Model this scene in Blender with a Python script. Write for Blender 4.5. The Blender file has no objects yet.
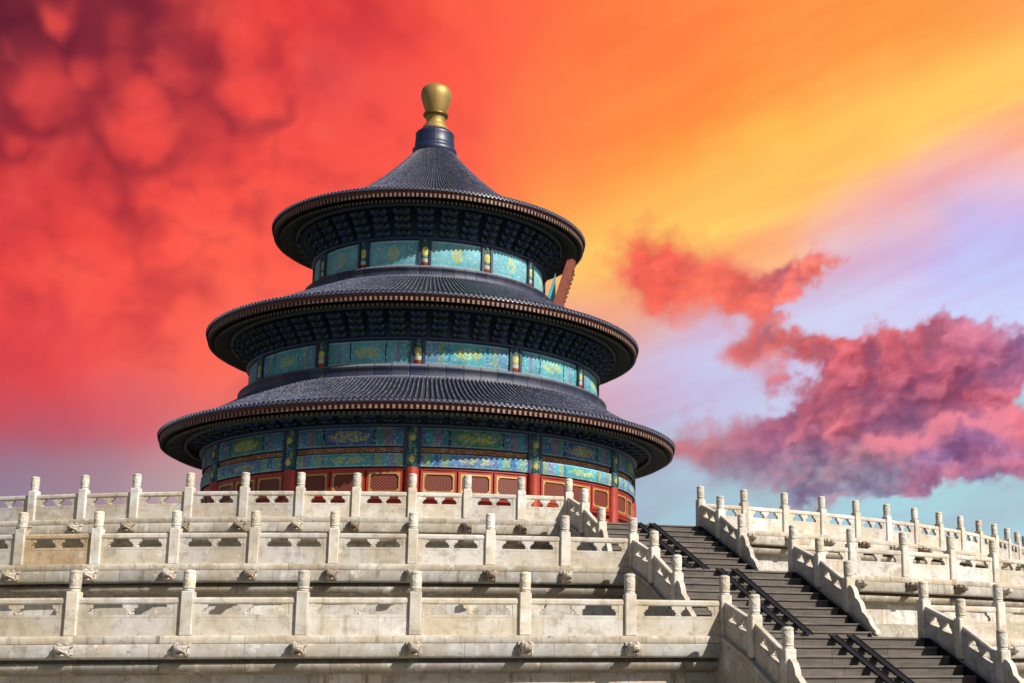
import bpy, bmesh, math, random
import numpy as np
from mathutils import Matrix, Vector
from math import sin, cos, pi, radians as rad, degrees

# ------------------------------------------------------------------ camera, sun, sky, exposure
S = bpy.context.scene
COL = S.collection
random.seed(7)
cam_data = bpy.data.cameras.new('camera')
cam_data.sensor_width = 36.0
cam_data.lens = 48.576
cam_data.shift_x = -0.17981          # the photograph is an off-centre crop
cam_data.shift_y = 0.06579
cam_data.clip_end = 6000.0
cam = bpy.data.objects.new('camera', cam_data)
COL.objects.link(cam)
FW = Vector((0.19148846, 0.96061302, 0.20138222))
RT = Vector((0.98099343, -0.19387648, -0.00798802))
UP = RT.cross(FW)
M = Matrix((RT, UP, -FW)).transposed().to_4x4()
M.translation = Vector((0.0, -81.749, 0.0))
cam.matrix_world = M
S.camera = cam

SUN_AZ = 45.0      # degrees to the right of the -y axis
SUN_EL = 38.0
EXPOSURE = 0.50
sd = bpy.data.lights.new('sun', 'SUN')
sd.energy = 5.0
sd.angle = rad(0.53)
sd.color = (1.0, 0.955, 0.885)
sun = bpy.data.objects.new('sun', sd)
COL.objects.link(sun)
to_sun = Vector((sin(rad(SUN_AZ)) * cos(rad(SUN_EL)), -cos(rad(SUN_AZ)) * cos(rad(SUN_EL)), sin(rad(SUN_EL))))
sun.rotation_euler = to_sun.to_track_quat('Z', 'Y').to_euler()
sun.location = to_sun * 120

S.view_settings.view_transform = 'Standard'
S.view_settings.look = 'None'
S.view_settings.gamma = 1.0
S.view_settings.exposure = EXPOSURE
S.view_settings.use_curve_mapping = False
S.render.engine = 'CYCLES'
S.cycles.max_bounces = 6
S.cycles.use_denoising = True
S.cycles.sample_clamp_indirect = 4.0


def lin(c):
    c = c / 255.0
    return c / 12.92 if c <= 0.04045 else ((c + 0.055) / 1.055) ** 2.4


class NT:
    """tiny expression builder for node trees"""
    def __init__(self, tree):
        self.t = tree

    def n(self, typ, **kw):
        nd = self.t.nodes.new(typ)
        for k, v in kw.items():
            setattr(nd, k, v)
        return nd

    def put(self, sock, v):
        if hasattr(v, 'is_output'):
            self.t.links.new(v, sock)
        else:
            sock.default_value = v

    def m(self, op, a, b=None, c=None, clamp=False):
        nd = self.n('ShaderNodeMath', operation=op, use_clamp=clamp)
        self.put(nd.inputs[0], a)
        if b is not None:
            self.put(nd.inputs[1], b)
        if c is not None:
            self.put(nd.inputs[2], c)
        return nd.outputs[0]

    def v(self, op, a, b=None, c=None, scale=None):
        nd = self.n('ShaderNodeVectorMath', operation=op)
        self.put(nd.inputs[0], a)
        if b is not None:
            self.put(nd.inputs[1], b)
        if c is not None:
            self.put(nd.inputs[2], c)
        if scale is not None:
            self.put(nd.inputs['Scale'], scale)
        return nd.outputs['Value'] if op in ('DISTANCE', 'LENGTH', 'DOT_PRODUCT') else nd.outputs['Vector']

    def comb(self, x, y, z):
        nd = self.n('ShaderNodeCombineXYZ')
        for i, a in enumerate((x, y, z)):
            self.put(nd.inputs[i], a)
        return nd.outputs[0]

    def sep(self, v):
        nd = self.n('ShaderNodeSeparateXYZ')
        self.put(nd.inputs[0], v)
        return nd.outputs

    def smooth(self, x, a, b, lo=0.0, hi=1.0):
        nd = self.n('ShaderNodeMapRange', interpolation_type='SMOOTHSTEP')
        self.put(nd.inputs[0], x)
        for i, q in zip((1, 2, 3, 4), (a, b, lo, hi)):
            self.put(nd.inputs[i], q)
        return nd.outputs[0]

    def lmap(self, x, a, b, lo=0.0, hi=1.0):
        nd = self.n('ShaderNodeMapRange')
        self.put(nd.inputs[0], x)
        for i, q in zip((1, 2, 3, 4), (a, b, lo, hi)):
            self.put(nd.inputs[i], q)
        return nd.outputs[0]

    def mix(self, f, a, b, mode='MIX'):
        nd = self.n('ShaderNodeMix', data_type='RGBA', blend_type=mode)
        self.put(nd.inputs[0], f)
        for i, q in ((6, a), (7, b)):
            if not hasattr(q, 'is_output') and len(q) == 3:
                q = (*q, 1.0)
            self.put(nd.inputs[i], q)
        return nd.outputs[2]

    def noise(self, vec, scale, detail=4.0, rough=0.55, col=False, dist=0.0):
        nd = self.n('ShaderNodeTexNoise')
        self.put(nd.inputs['Vector'], vec)
        nd.inputs['Scale'].default_value = scale
        nd.inputs['Detail'].default_value = detail
        nd.inputs['Roughness'].default_value = rough
        nd.inputs['Distortion'].default_value = dist
        return nd.outputs['Color' if col else 'Fac']


# sky: tables are in degrees of azimuth (clockwise from +y) and elevation, with a spread and a display colour
SKY_BASE = [  # positions in all the sky tables: image pixels turned into directions through the camera
    (-18.79, 25.71, 1.93, (70, 22, 45)),
    (-16.76, 24.9, 1.93, (80, 30, 48)),
    (-18.16, 23.03, 1.93, (130, 38, 58)),
    (-13.71, 25.64, 1.93, (135, 40, 58)),
    (-15.24, 24.11, 1.05, (110, 35, 52)),
    (-16.4, 23.0, 0.92, (140, 42, 56)),
    (-10.03, 22.7, 1.01, (140, 42, 58)),
    (-9.38, 24.48, 0.84, (150, 42, 58)),
    (-13.57, 21.83, 0.92, (135, 38, 56)),
    (-13.65, 24.93, 1.09, (128, 38, 56)),
    (-11.78, 25.24, 1.93, (135, 40, 58)),
    (-14.51, 22.05, 1.93, (165, 48, 60)),
    (-16.25, 21.4, 1.18, (125, 36, 55)),
    (-12.82, 23.97, 1.93, (175, 48, 58)),
    (-10.42, 25.26, 1.26, (135, 42, 60)),
    (-10.07, 23.26, 1.18, (165, 52, 68)),
    (-10.71, 23.92, 0.92, (150, 45, 62)),
    (-14.07, 21.2, 1.26, (150, 42, 58)),
    (-15.43, 20.25, 1.93, (190, 50, 60)),
    (-13.28, 20.57, 1.26, (190, 50, 60)),
    (-8.48, 25.9, 1.93, (240, 65, 62)),
    (-7.39, 24.73, 1.93, (252, 76, 68)),
    (-5.85, 26.22, 1.93, (238, 65, 62)),
    (-4.02, 26.99, 1.18, (205, 55, 62)),
    (-1.69, 27.21, 1.26, (215, 58, 62)),
    (-4.55, 25.23, 0.84, (205, 75, 85)),
    (-4.69, 23.89, 0.92, (215, 80, 85)),
    (-2.43, 24.86, 1.26, (235, 75, 76)),
    (-5.67, 23.02, 1.93, (240, 74, 72)),
    (0.08, 26.21, 1.93, (254, 88, 70)),
    (2.66, 27.51, 1.93, (255, 100, 70)),
    (1.86, 24.78, 1.93, (255, 98, 76)),
    (-1.54, 23.78, 1.93, (254, 86, 74)),
    (-14.59, 18.9, 1.93, (225, 60, 60)),
    (-16.26, 17.74, 1.18, (185, 52, 64)),
    (-15.22, 17.88, 1.01, (200, 54, 62)),
    (-12.76, 18.77, 1.93, (255, 82, 72)),
    (-11.77, 20.4, 1.93, (252, 80, 70)),
    (-9.55, 21.44, 1.93, (240, 72, 66)),
    (-9.42, 19.55, 1.93, (255, 86, 74)),
    (-7.2, 21.71, 1.93, (240, 74, 70)),
    (-7.09, 19.79, 1.93, (255, 86, 74)),
    (-4.75, 21.18, 1.93, (255, 88, 74)),
    (-2.3, 21.77, 1.93, (255, 92, 76)),
    (-15.39, 15.81, 1.93, (250, 78, 70)),
    (-13.31, 16.43, 1.93, (255, 86, 74)),
    (-11.15, 17.05, 1.93, (255, 84, 72)),
    (-8.91, 17.67, 1.93, (255, 98, 80)),
    (-11.4, 15.49, 0.84, (235, 74, 72)),
    (-8.02, 15.8, 1.93, (255, 112, 84)),
    (-14.17, 13.88, 1.09, (195, 62, 74)),
    (-15.54, 13.55, 1.09, (225, 70, 74)),
    (-12.41, 14.25, 1.09, (250, 82, 74)),
    (-10.56, 14.03, 1.93, (255, 94, 80)),
    (-8.69, 14.18, 1.93, (255, 116, 92)),
    (-10.1, 12.71, 1.93, (255, 108, 94)),
    (-13.01, 12.66, 1.93, (240, 78, 80)),
    (-15.4, 11.88, 1.93, (225, 72, 78)),
    (-15.46, 10.57, 1.09, (190, 88, 105)),
    (-14.04, 10.12, 1.18, (160, 88, 118)),
    (-12.18, 11.2, 1.09, (220, 100, 112)),
    (-11.12, 11.47, 1.01, (200, 98, 112)),
    (-11.38, 10.11, 1.09, (190, 105, 128)),
    (-8.9, 11.62, 1.01, (235, 115, 115)),
    (-9.77, 10.59, 1.09, (205, 118, 130)),
    (-13.4, 8.65, 1.09, (158, 126, 148)),
    (-15.47, 8.71, 1.09, (147, 116, 140)),
    (-15.21, 7.61, 1.09, (142, 138, 162)),
    (-12.63, 7.67, 1.01, (158, 144, 165)),
    (-10.55, 8.61, 1.09, (184, 151, 163)),
    (-8.91, 8.69, 1.01, (199, 160, 168)),
    (-9.75, 7.49, 1.01, (170, 150, 167)),
    (5.33, 26.87, 1.93, (255, 118, 70)),
    (8.0, 27.32, 1.93, (255, 122, 66)),
    (11.59, 27.53, 1.93, (255, 130, 70)),
    (5.36, 24.15, 1.93, (255, 132, 74)),
    (8.9, 24.61, 1.93, (255, 132, 64)),
    (12.46, 24.99, 1.93, (255, 140, 66)),
    (15.6, 26.47, 1.93, (255, 142, 66)),
    (19.18, 27.06, 1.93, (255, 150, 70)),
    (23.11, 26.95, 1.93, (252, 158, 72)),
    (26.52, 26.78, 1.93, (255, 150, 80)),
    (5.4, 21.77, 1.93, (255, 138, 76)),
    (8.9, 22.23, 1.93, (255, 146, 66)),
    (11.54, 22.63, 1.93, (255, 154, 66)),
    (15.09, 23.75, 1.93, (255, 166, 66)),
    (17.74, 24.04, 1.13, (255, 200, 98)),
    (20.39, 24.66, 1.13, (255, 200, 98)),
    (23.88, 25.35, 1.13, (255, 180, 80)),
    (26.86, 25.61, 1.93, (255, 175, 90)),
    (13.3, 22.2, 1.13, (255, 200, 98)),
    (15.07, 22.76, 1.26, (255, 200, 98)),
    (11.09, 21.23, 1.13, (255, 192, 90)),
    (8.46, 20.62, 1.13, (255, 180, 86)),
    (6.28, 20.38, 1.13, (255, 160, 76)),
    (5.43, 19.76, 1.26, (255, 170, 84)),
    (15.91, 21.33, 1.13, (255, 176, 98)),
    (19.42, 22.36, 1.13, (255, 172, 92)),
    (25.92, 24.18, 1.13, (255, 165, 110)),
    (13.26, 20.19, 1.13, (255, 176, 106)),
    (10.2, 19.41, 1.13, (255, 176, 94)),
    (7.16, 18.98, 1.13, (255, 172, 84)),
    (7.18, 17.14, 1.13, (255, 168, 94)),
    (7.61, 15.71, 1.18, (247, 179, 135)),
    (17.62, 20.46, 1.13, (255, 186, 136)),
    (19.77, 20.35, 1.09, (255, 186, 160)),
    (26.3, 23.57, 1.26, (255, 180, 140)),
    (14.99, 19.54, 1.26, (255, 178, 128)),
    (11.5, 18.58, 1.26, (255, 182, 112)),
    (18.02, 19.43, 1.26, (250, 184, 172)),
    (20.37, 19.43, 0.92, (228, 180, 212)),
    (20.12, 18.51, 1.01, (204, 176, 226)),
    (22.69, 19.16, 1.18, (200, 182, 238)),
    (25.2, 19.36, 1.26, (188, 176, 240)),
    (18.4, 17.99, 1.01, (226, 180, 206)),
    (21.78, 17.81, 1.26, (196, 188, 244)),
    (24.68, 17.61, 1.26, (194, 196, 246)),
    (19.19, 16.53, 1.18, (210, 196, 236)),
    (22.12, 16.17, 1.13, (206, 212, 250)),
    (24.98, 15.58, 1.13, (208, 216, 250)),
    (8.9, 16.13, 1.09, (255, 188, 132)),
    (10.62, 15.92, 0.92, (235, 186, 183)),
    (8.47, 14.68, 1.01, (221, 181, 206)),
    (9.75, 14.27, 1.18, (204, 181, 221)),
    (11.47, 14.88, 1.09, (208, 185, 224)),
    (12.76, 15.28, 1.09, (214, 188, 218)),
    (11.45, 13.23, 1.26, (194, 190, 232)),
    (8.9, 12.82, 1.09, (211, 181, 214)),
    (10.17, 11.58, 1.18, (206, 187, 225)),
    (13.15, 13.0, 1.09, (202, 207, 239)),
    (12.29, 11.98, 1.09, (200, 205, 237)),
    (10.17, 12.82, 0.84, (214, 181, 213)),
    (11.01, 10.95, 1.09, (197, 194, 229)),
    (9.95, 9.71, 1.09, (175, 196, 214)),
    (9.74, 8.68, 1.09, (167, 194, 212)),
    (9.32, 7.44, 1.09, (167, 192, 208)),
    (11.41, 8.88, 1.18, (171, 199, 215)),
    (11.4, 7.43, 1.18, (166, 198, 213)),
    (14.32, 7.81, 1.26, (167, 202, 216)),
    (17.23, 7.75, 1.26, (168, 203, 217)),
    (19.68, 7.28, 1.26, (170, 205, 217)),
    (22.55, 8.01, 1.26, (170, 207, 218)),
    (24.92, 7.52, 1.26, (171, 208, 219)),
    (22.07, 6.4, 1.26, (173, 208, 219)),
    (24.99, 8.72, 1.09, (171, 205, 218)),
    (16.58, 14.37, 1.18, (206, 207, 241)),
    (17.46, 15.58, 1.18, (214, 202, 234)),
    (20.0, 15.47, 1.18, (210, 210, 243)),
    (18.53, 9.57, 0.92, (179, 203, 219)),
    (0.29, 19.96, 1.93, (255, 100, 76)),
    (0.83, 15.95, 1.93, (255, 120, 86)),
    (-4.21, 18.47, 1.93, (255, 98, 80)),
    (-5.66, 15.59, 1.93, (255, 108, 84)),
    (-1.16, 13.84, 1.93, (255, 140, 110)),
    (24.13, 22.42, 1.13, (255, 186, 158)),
    (25.81, 22.45, 1.18, (255, 184, 168)),
    (26.5, 23.54, 1.18, (255, 180, 140)),
    (22.82, 21.74, 1.09, (255, 186, 164)),
    (24.64, 20.48, 0.92, (244, 194, 214)),
    (26.12, 20.86, 1.01, (242, 188, 208)),
    (21.09, 21.07, 1.09, (255, 188, 158)),
    (19.55, 20.16, 0.92, (254, 190, 176)),
    (21.68, 20.15, 0.92, (250, 190, 190)),
    (-14.6, 19.01, 1.26, (255, 80, 66)),
    (-11.01, 15.22, 1.26, (255, 93, 80)),
    (-7.46, 19.44, 1.43, (255, 92, 74)),
    (1.83, 25.63, 1.43, (255, 95, 74)),
    (-13.75, 8.63, 0.92, (165, 135, 143)),
    (-9.29, 8.37, 0.84, (180, 165, 162)),
    (5.36, 24.23, 1.43, (255, 128, 78)),
    (9.07, 25.87, 1.43, (255, 130, 74)),
    (7.35, 16.61, 0.92, (252, 172, 124)),
    (20.25, 17.58, 0.84, (220, 196, 226)),
    (9.07, 13.98, 1.01, (190, 178, 220)),
    (11.19, 12.32, 0.92, (200, 197, 226)),
    (24.37, 16.51, 1.18, (206, 215, 250)),
    (18.41, 16.03, 0.92, (203, 206, 240)),
    (14.32, 7.73, 1.01, (167, 192, 204)),
    (9.9, 8.18, 1.01, (163, 179, 195)),
    (12.41, 21.41, 0.92, (254, 199, 98)),
    (16.03, 25.83, 1.26, (255, 157, 86)),
    (19.5, 24.25, 0.92, (255, 198, 98)),
    (23.01, 25.16, 0.92, (255, 190, 96)),
    (15.06, 22.56, 0.84, (254, 200, 98)),
    (9.33, 19.89, 0.92, (255, 186, 98)),
    (2.12, 14.78, 1.93, (255, 150, 110)),
    (3.85, 11.95, 1.93, (240, 160, 150)),
    (5.52, 11.97, 1.93, (215, 168, 185)),
    (0.57, 11.05, 1.93, (235, 142, 128)),
    (-1.83, 10.17, 1.93, (215, 138, 130)),
    (-4.97, 9.65, 1.93, (205, 135, 135)),
    (3.08, 9.06, 1.93, (180, 168, 192)),
    (-0.14, 7.78, 1.93, (172, 162, 178)),
    (6.39, 9.09, 1.93, (160, 175, 205)),
    (4.64, 14.64, 1.93, (248, 165, 136)),
    (6.56, 13.97, 1.93, (228, 176, 190)),
    (4.71, 10.31, 1.93, (190, 170, 200)),
    (-3.31, 7.71, 1.93, (170, 158, 172)),
    (-6.8, 8.0, 1.93, (175, 158, 165)),
    (-15.27, 8.35, 0.76, (150, 128, 150)),
    (-14.39, 7.95, 0.76, (156, 142, 158)),
    (-13.01, 8.1, 0.76, (165, 142, 152)),
    (-13.74, 8.52, 0.67, (164, 130, 142)),
    (-11.78, 8.09, 0.76, (172, 152, 160)),
    (-10.52, 8.08, 0.76, (182, 160, 160)),
    (-9.21, 8.29, 0.76, (182, 166, 164)),
    (-9.26, 9.07, 0.67, (200, 155, 152)),
    (-11.28, 8.73, 0.67, (180, 140, 148)),
    (-12.53, 8.66, 0.67, (166, 134, 146)),
]
SKY_PUFFS = [
    (-15.55, 25.49, 0.80, 0.85),
    (-15.84, 22.74, 1.34, 0.8),
    (-14.47, 23.7, 0.84, 0.6),
    (-12.18, 23.15, 1.01, 0.85),
    (-12.16, 21.93, 1.39, 1.0),
    (-13.12, 24.0, 0.92, 0.4),
    (-10.94, 24.44, 0.92, 0.5),
    (-7.95, 23.98, 1.34, 0.95),
    (-8.35, 25.73, 1.09, 0.7),
    (-16.7, 20.6, 0.50, 0.5),
    (-13.13, 25.38, 0.76, 0.3),
]
SKY_CLOUD = [
    (9.93, 17.53, 1.76, 1.68, 0, 0.9),
    (19.72, 8.35, 3.36, 0.38, 6, 0.75),
    (23.21, 9.12, 2.10, 0.50, 8, 0.8),
    (17.24, 8.08, 2.52, 0.38, 4, 0.6),
    (21.38, 8.95, 2.52, 0.42, 8, 0.6),
    (9.85, 17.53, 2.18, 1.51, 0, 1.0),
    (23.49, 10.61, 1.89, 1.26, 8, 0.8),
    (21.46, 10.9, 1.68, 1.26, 8, 0.7),
    (25.43, 9.5, 1.68, 1.26, 8, 0.8),
    (18.51, 8.96, 2.10, 0.67, 8, 0.5),
    (8.9, 17.57, 0.92, 0.76, 0, 0.3),
    (12.01, 17.27, 1.01, 0.67, 0, 0.55),
    (13.42, 16.59, 1.68, 1.18, 0, 0.95),
    (15.38, 17.53, 1.93, 0.92, 8, 0.95),
    (17.53, 17.7, 1.26, 0.42, 8, 0.5),
    (14.26, 15.58, 1.18, 0.92, -30, 0.8),
    (14.02, 14.23, 0.92, 0.67, 0, 0.85),
    (15.73, 14.39, 1.26, 0.76, -15, 0.8),
    (17.63, 14.13, 1.43, 0.76, -10, 0.8),
    (15.06, 12.96, 0.84, 0.50, 0, 0.6),
    (19.1, 13.87, 1.51, 1.18, 0, 0.9),
    (21.19, 13.98, 1.51, 1.09, 0, 0.85),
    (23.05, 14.09, 1.51, 1.18, 0, 0.95),
    (25.27, 13.75, 1.26, 1.09, 0, 0.9),
    (17.78, 12.27, 2.10, 1.26, 0, 0.95),
    (20.7, 12.37, 2.10, 1.43, 0, 0.95),
    (23.58, 12.43, 1.93, 1.34, 0, 0.9),
    (13.96, 10.92, 1.89, 1.09, 0, 0.95),
    (11.43, 10.41, 1.26, 0.84, 0, 0.9),
    (16.48, 10.66, 2.10, 1.34, 0, 0.95),
    (18.98, 10.59, 1.89, 1.18, 0, 0.9),
    (13.94, 9.47, 2.52, 0.84, 0, 0.85),
    (16.84, 8.79, 2.10, 0.76, 0, 0.85),
    (11.0, 10.0, 0.84, 0.59, 0, 0.5),
    (21.81, 9.46, 2.52, 0.76, 10, 0.85),
    (24.68, 10.35, 1.89, 1.18, 10, 0.9),
    (19.73, 8.51, 2.10, 0.42, 8, 0.75),
    (23.8, 8.97, 1.68, 0.50, 10, 0.7),
    (12.26, 9.49, 1.47, 0.63, -8, 0.5),
]
SKY_CCOL = [
    (8.9, 17.57, 1.01, (244, 104, 84)),
    (10.2, 17.98, 1.01, (240, 92, 78)),
    (10.19, 16.75, 1.01, (240, 100, 84)),
    (11.92, 17.15, 0.84, (246, 122, 96)),
    (13.43, 16.92, 1.01, (238, 100, 88)),
    (14.95, 17.79, 0.92, (240, 108, 94)),
    (17.11, 17.84, 1.01, (244, 130, 116)),
    (14.05, 15.88, 0.92, (231, 106, 89)),
    (15.79, 16.66, 0.92, (238, 115, 105)),
    (13.82, 14.64, 0.84, (224, 108, 102)),
    (14.23, 13.81, 0.76, (214, 106, 111)),
    (15.74, 14.81, 0.84, (222, 110, 104)),
    (17.42, 14.14, 0.84, (206, 92, 100)),
    (15.27, 12.96, 0.76, (199, 102, 113)),
    (18.7, 14.5, 0.84, (214, 100, 107)),
    (19.76, 14.66, 0.84, (205, 98, 111)),
    (18.66, 13.27, 0.84, (189, 86, 101)),
    (21.42, 14.58, 0.76, (203, 106, 118)),
    (23.09, 14.9, 0.67, (197, 118, 148)),
    (22.42, 13.71, 0.84, (180, 88, 116)),
    (24.07, 14.03, 0.84, (184, 112, 152)),
    (25.31, 14.35, 0.84, (174, 120, 167)),
    (20.54, 13.4, 0.92, (172, 76, 99)),
    (22.37, 12.7, 0.92, (160, 78, 107)),
    (24.42, 12.99, 0.92, (166, 90, 121)),
    (17.78, 12.07, 0.92, (170, 88, 112)),
    (19.86, 11.99, 0.92, (155, 82, 112)),
    (21.29, 11.52, 0.76, (132, 82, 117)),
    (19.83, 11.17, 0.76, (137, 86, 119)),
    (22.74, 11.87, 0.59, (189, 86, 107)),
    (23.13, 11.56, 0.38, (228, 98, 107)),
    (24.35, 11.66, 0.38, (231, 101, 109)),
    (24.89, 11.35, 0.42, (218, 102, 124)),
    (22.09, 11.2, 0.38, (232, 122, 122)),
    (21.25, 10.71, 0.38, (230, 130, 139)),
    (20.21, 10.3, 0.38, (232, 134, 140)),
    (19.37, 9.92, 0.38, (224, 154, 154)),
    (17.95, 11.03, 0.38, (226, 106, 108)),
    (17.73, 10.54, 0.38, (212, 102, 117)),
    (16.8, 10.24, 0.59, (128, 91, 125)),
    (18.98, 10.79, 0.59, (162, 90, 120)),
    (18.54, 9.98, 0.50, (179, 129, 144)),
    (11.01, 10.74, 0.84, (207, 112, 126)),
    (11.42, 10.12, 0.76, (187, 126, 136)),
    (12.7, 10.93, 0.84, (209, 118, 121)),
    (14.4, 11.53, 0.76, (189, 106, 133)),
    (15.23, 10.89, 0.84, (183, 94, 118)),
    (16.09, 11.7, 0.76, (189, 98, 122)),
    (13.95, 10.29, 0.84, (166, 102, 138)),
    (12.26, 9.7, 0.84, (155, 126, 148)),
    (14.78, 9.45, 0.92, (135, 122, 147)),
    (13.09, 8.86, 0.84, (136, 131, 156)),
    (16.43, 9.01, 0.84, (137, 124, 149)),
    (17.68, 8.98, 0.67, (161, 124, 142)),
    (15.17, 8.41, 0.76, (133, 135, 160)),
    (23.89, 10.59, 0.59, (138, 98, 151)),
    (22.67, 10.44, 0.59, (145, 106, 159)),
    (23.31, 11.02, 0.42, (173, 132, 189)),
    (24.84, 10.42, 0.42, (228, 110, 122)),
    (23.86, 9.98, 0.59, (145, 102, 151)),
    (21.42, 9.88, 0.67, (142, 108, 157)),
    (19.75, 9.12, 0.67, (136, 125, 155)),
    (22.2, 9.24, 0.59, (145, 106, 151)),
    (23.24, 9.73, 0.38, (218, 106, 130)),
    (24.03, 9.49, 0.38, (207, 118, 143)),
    (22.19, 8.84, 0.38, (207, 122, 143)),
    (24.61, 9.14, 0.38, (209, 114, 139)),
    (20.95, 8.39, 0.42, (184, 126, 156)),
    (24.18, 8.55, 0.50, (115, 111, 157)),
    (24.8, 9.74, 0.42, (145, 98, 142)),
    (18.49, 8.34, 0.67, (134, 137, 164)),
    (17.64, 7.83, 0.59, (133, 146, 171)),
]
SKY_BAND = ((5.45, 17.64), (25.72, 24.9))
SKY_RIMS = [
    ((18.62, 9.94), (21.87, 10.89), 0.38, 0.85),
    ((21.87, 10.89), (25.55, 11.59), 0.38, 0.85),
    ((19.92, 8.34), (25.43, 9.5), 0.25, 0.2),
    ((17.38, 9.89), (18.26, 11.51), 0.34, 0.7),
]


def _hash(ix, iy, seed):
    h = (ix.astype(np.int64) * 374761393 + iy.astype(np.int64) * 668265263 + seed * 974634777) & 0xffffffff
    h = ((h ^ (h >> 13)) * 1274126177) & 0xffffffff
    return ((h ^ (h >> 16)) & 0xffffff) / float(0xffffff)


def perlin(x, y, seed):
    ix, iy = np.floor(x), np.floor(y)
    fx, fy = x - ix, y - iy
    u, v_ = fx * fx * fx * (fx * (fx * 6 - 15) + 10), fy * fy * fy * (fy * (fy * 6 - 15) + 10)

    def g(ox, oy):
        t = _hash(ix + ox, iy + oy, seed) * 2 * np.pi
        return np.cos(t) * (fx - ox) + np.sin(t) * (fy - oy)
    a = g(0, 0) * (1 - u) + g(1, 0) * u
    b = g(0, 1) * (1 - u) + g(1, 1) * u
    return (a * (1 - v_) + b * v_) * 1.5


def fbm(x, y, seed, octaves=4, rough=0.5):
    s, a, n = 0.0, 1.0, 0.0
    for o in range(octaves):
        s = s + a * perlin(x * 2 ** o + 13.7 * o, y * 2 ** o - 7.1 * o, seed + o)
        n += a
        a *= rough
    return s / n


def sstep(x, a, b):
    t = np.clip((x - a) / (b - a), 0, 1)
    return t * t * (3 - 2 * t)


def srgb2lin(c):
    c = np.asarray(c, float) / 255.0
    return np.where(c <= 0.04045, c / 12.92, ((c + 0.055) / 1.055) ** 2.4)


def rbf(a, e, table):
    """normalised blend of a table of directions and colours (blended in display space)"""
    T = np.array([t[:3] for t in table])
    Cc = np.array([t[3] for t in table], float)
    lw = -((a[..., None] - T[:, 0]) ** 2 + (e[..., None] - T[:, 1]) ** 2) / (2 * T[:, 2] ** 2)
    lw -= lw.max(-1, keepdims=True)
    w = np.exp(lw)
    return (w @ Cc) / w.sum(-1, keepdims=True)


def over(c, f, col):
    return c + (np.asarray(col, float) - c) * f[..., None]


def worley(x, y, seed):
    ix, iy = np.floor(x), np.floor(y)
    best = np.full_like(x, 9.0)
    for ox in (-1, 0, 1):
        for oy in (-1, 0, 1):
            px = ix + ox + .15 + .7 * _hash(ix + ox, iy + oy, seed)
            py = iy + oy + .15 + .7 * _hash(ix + ox, iy + oy, seed + 7)
            rr = .75 + .5 * _hash(ix + ox, iy + oy, seed + 13)
            best = np.minimum(best, np.hypot(x - px, (y - py) * np.where(y > py, .85, 1.15)) / rr)
    return best


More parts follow.
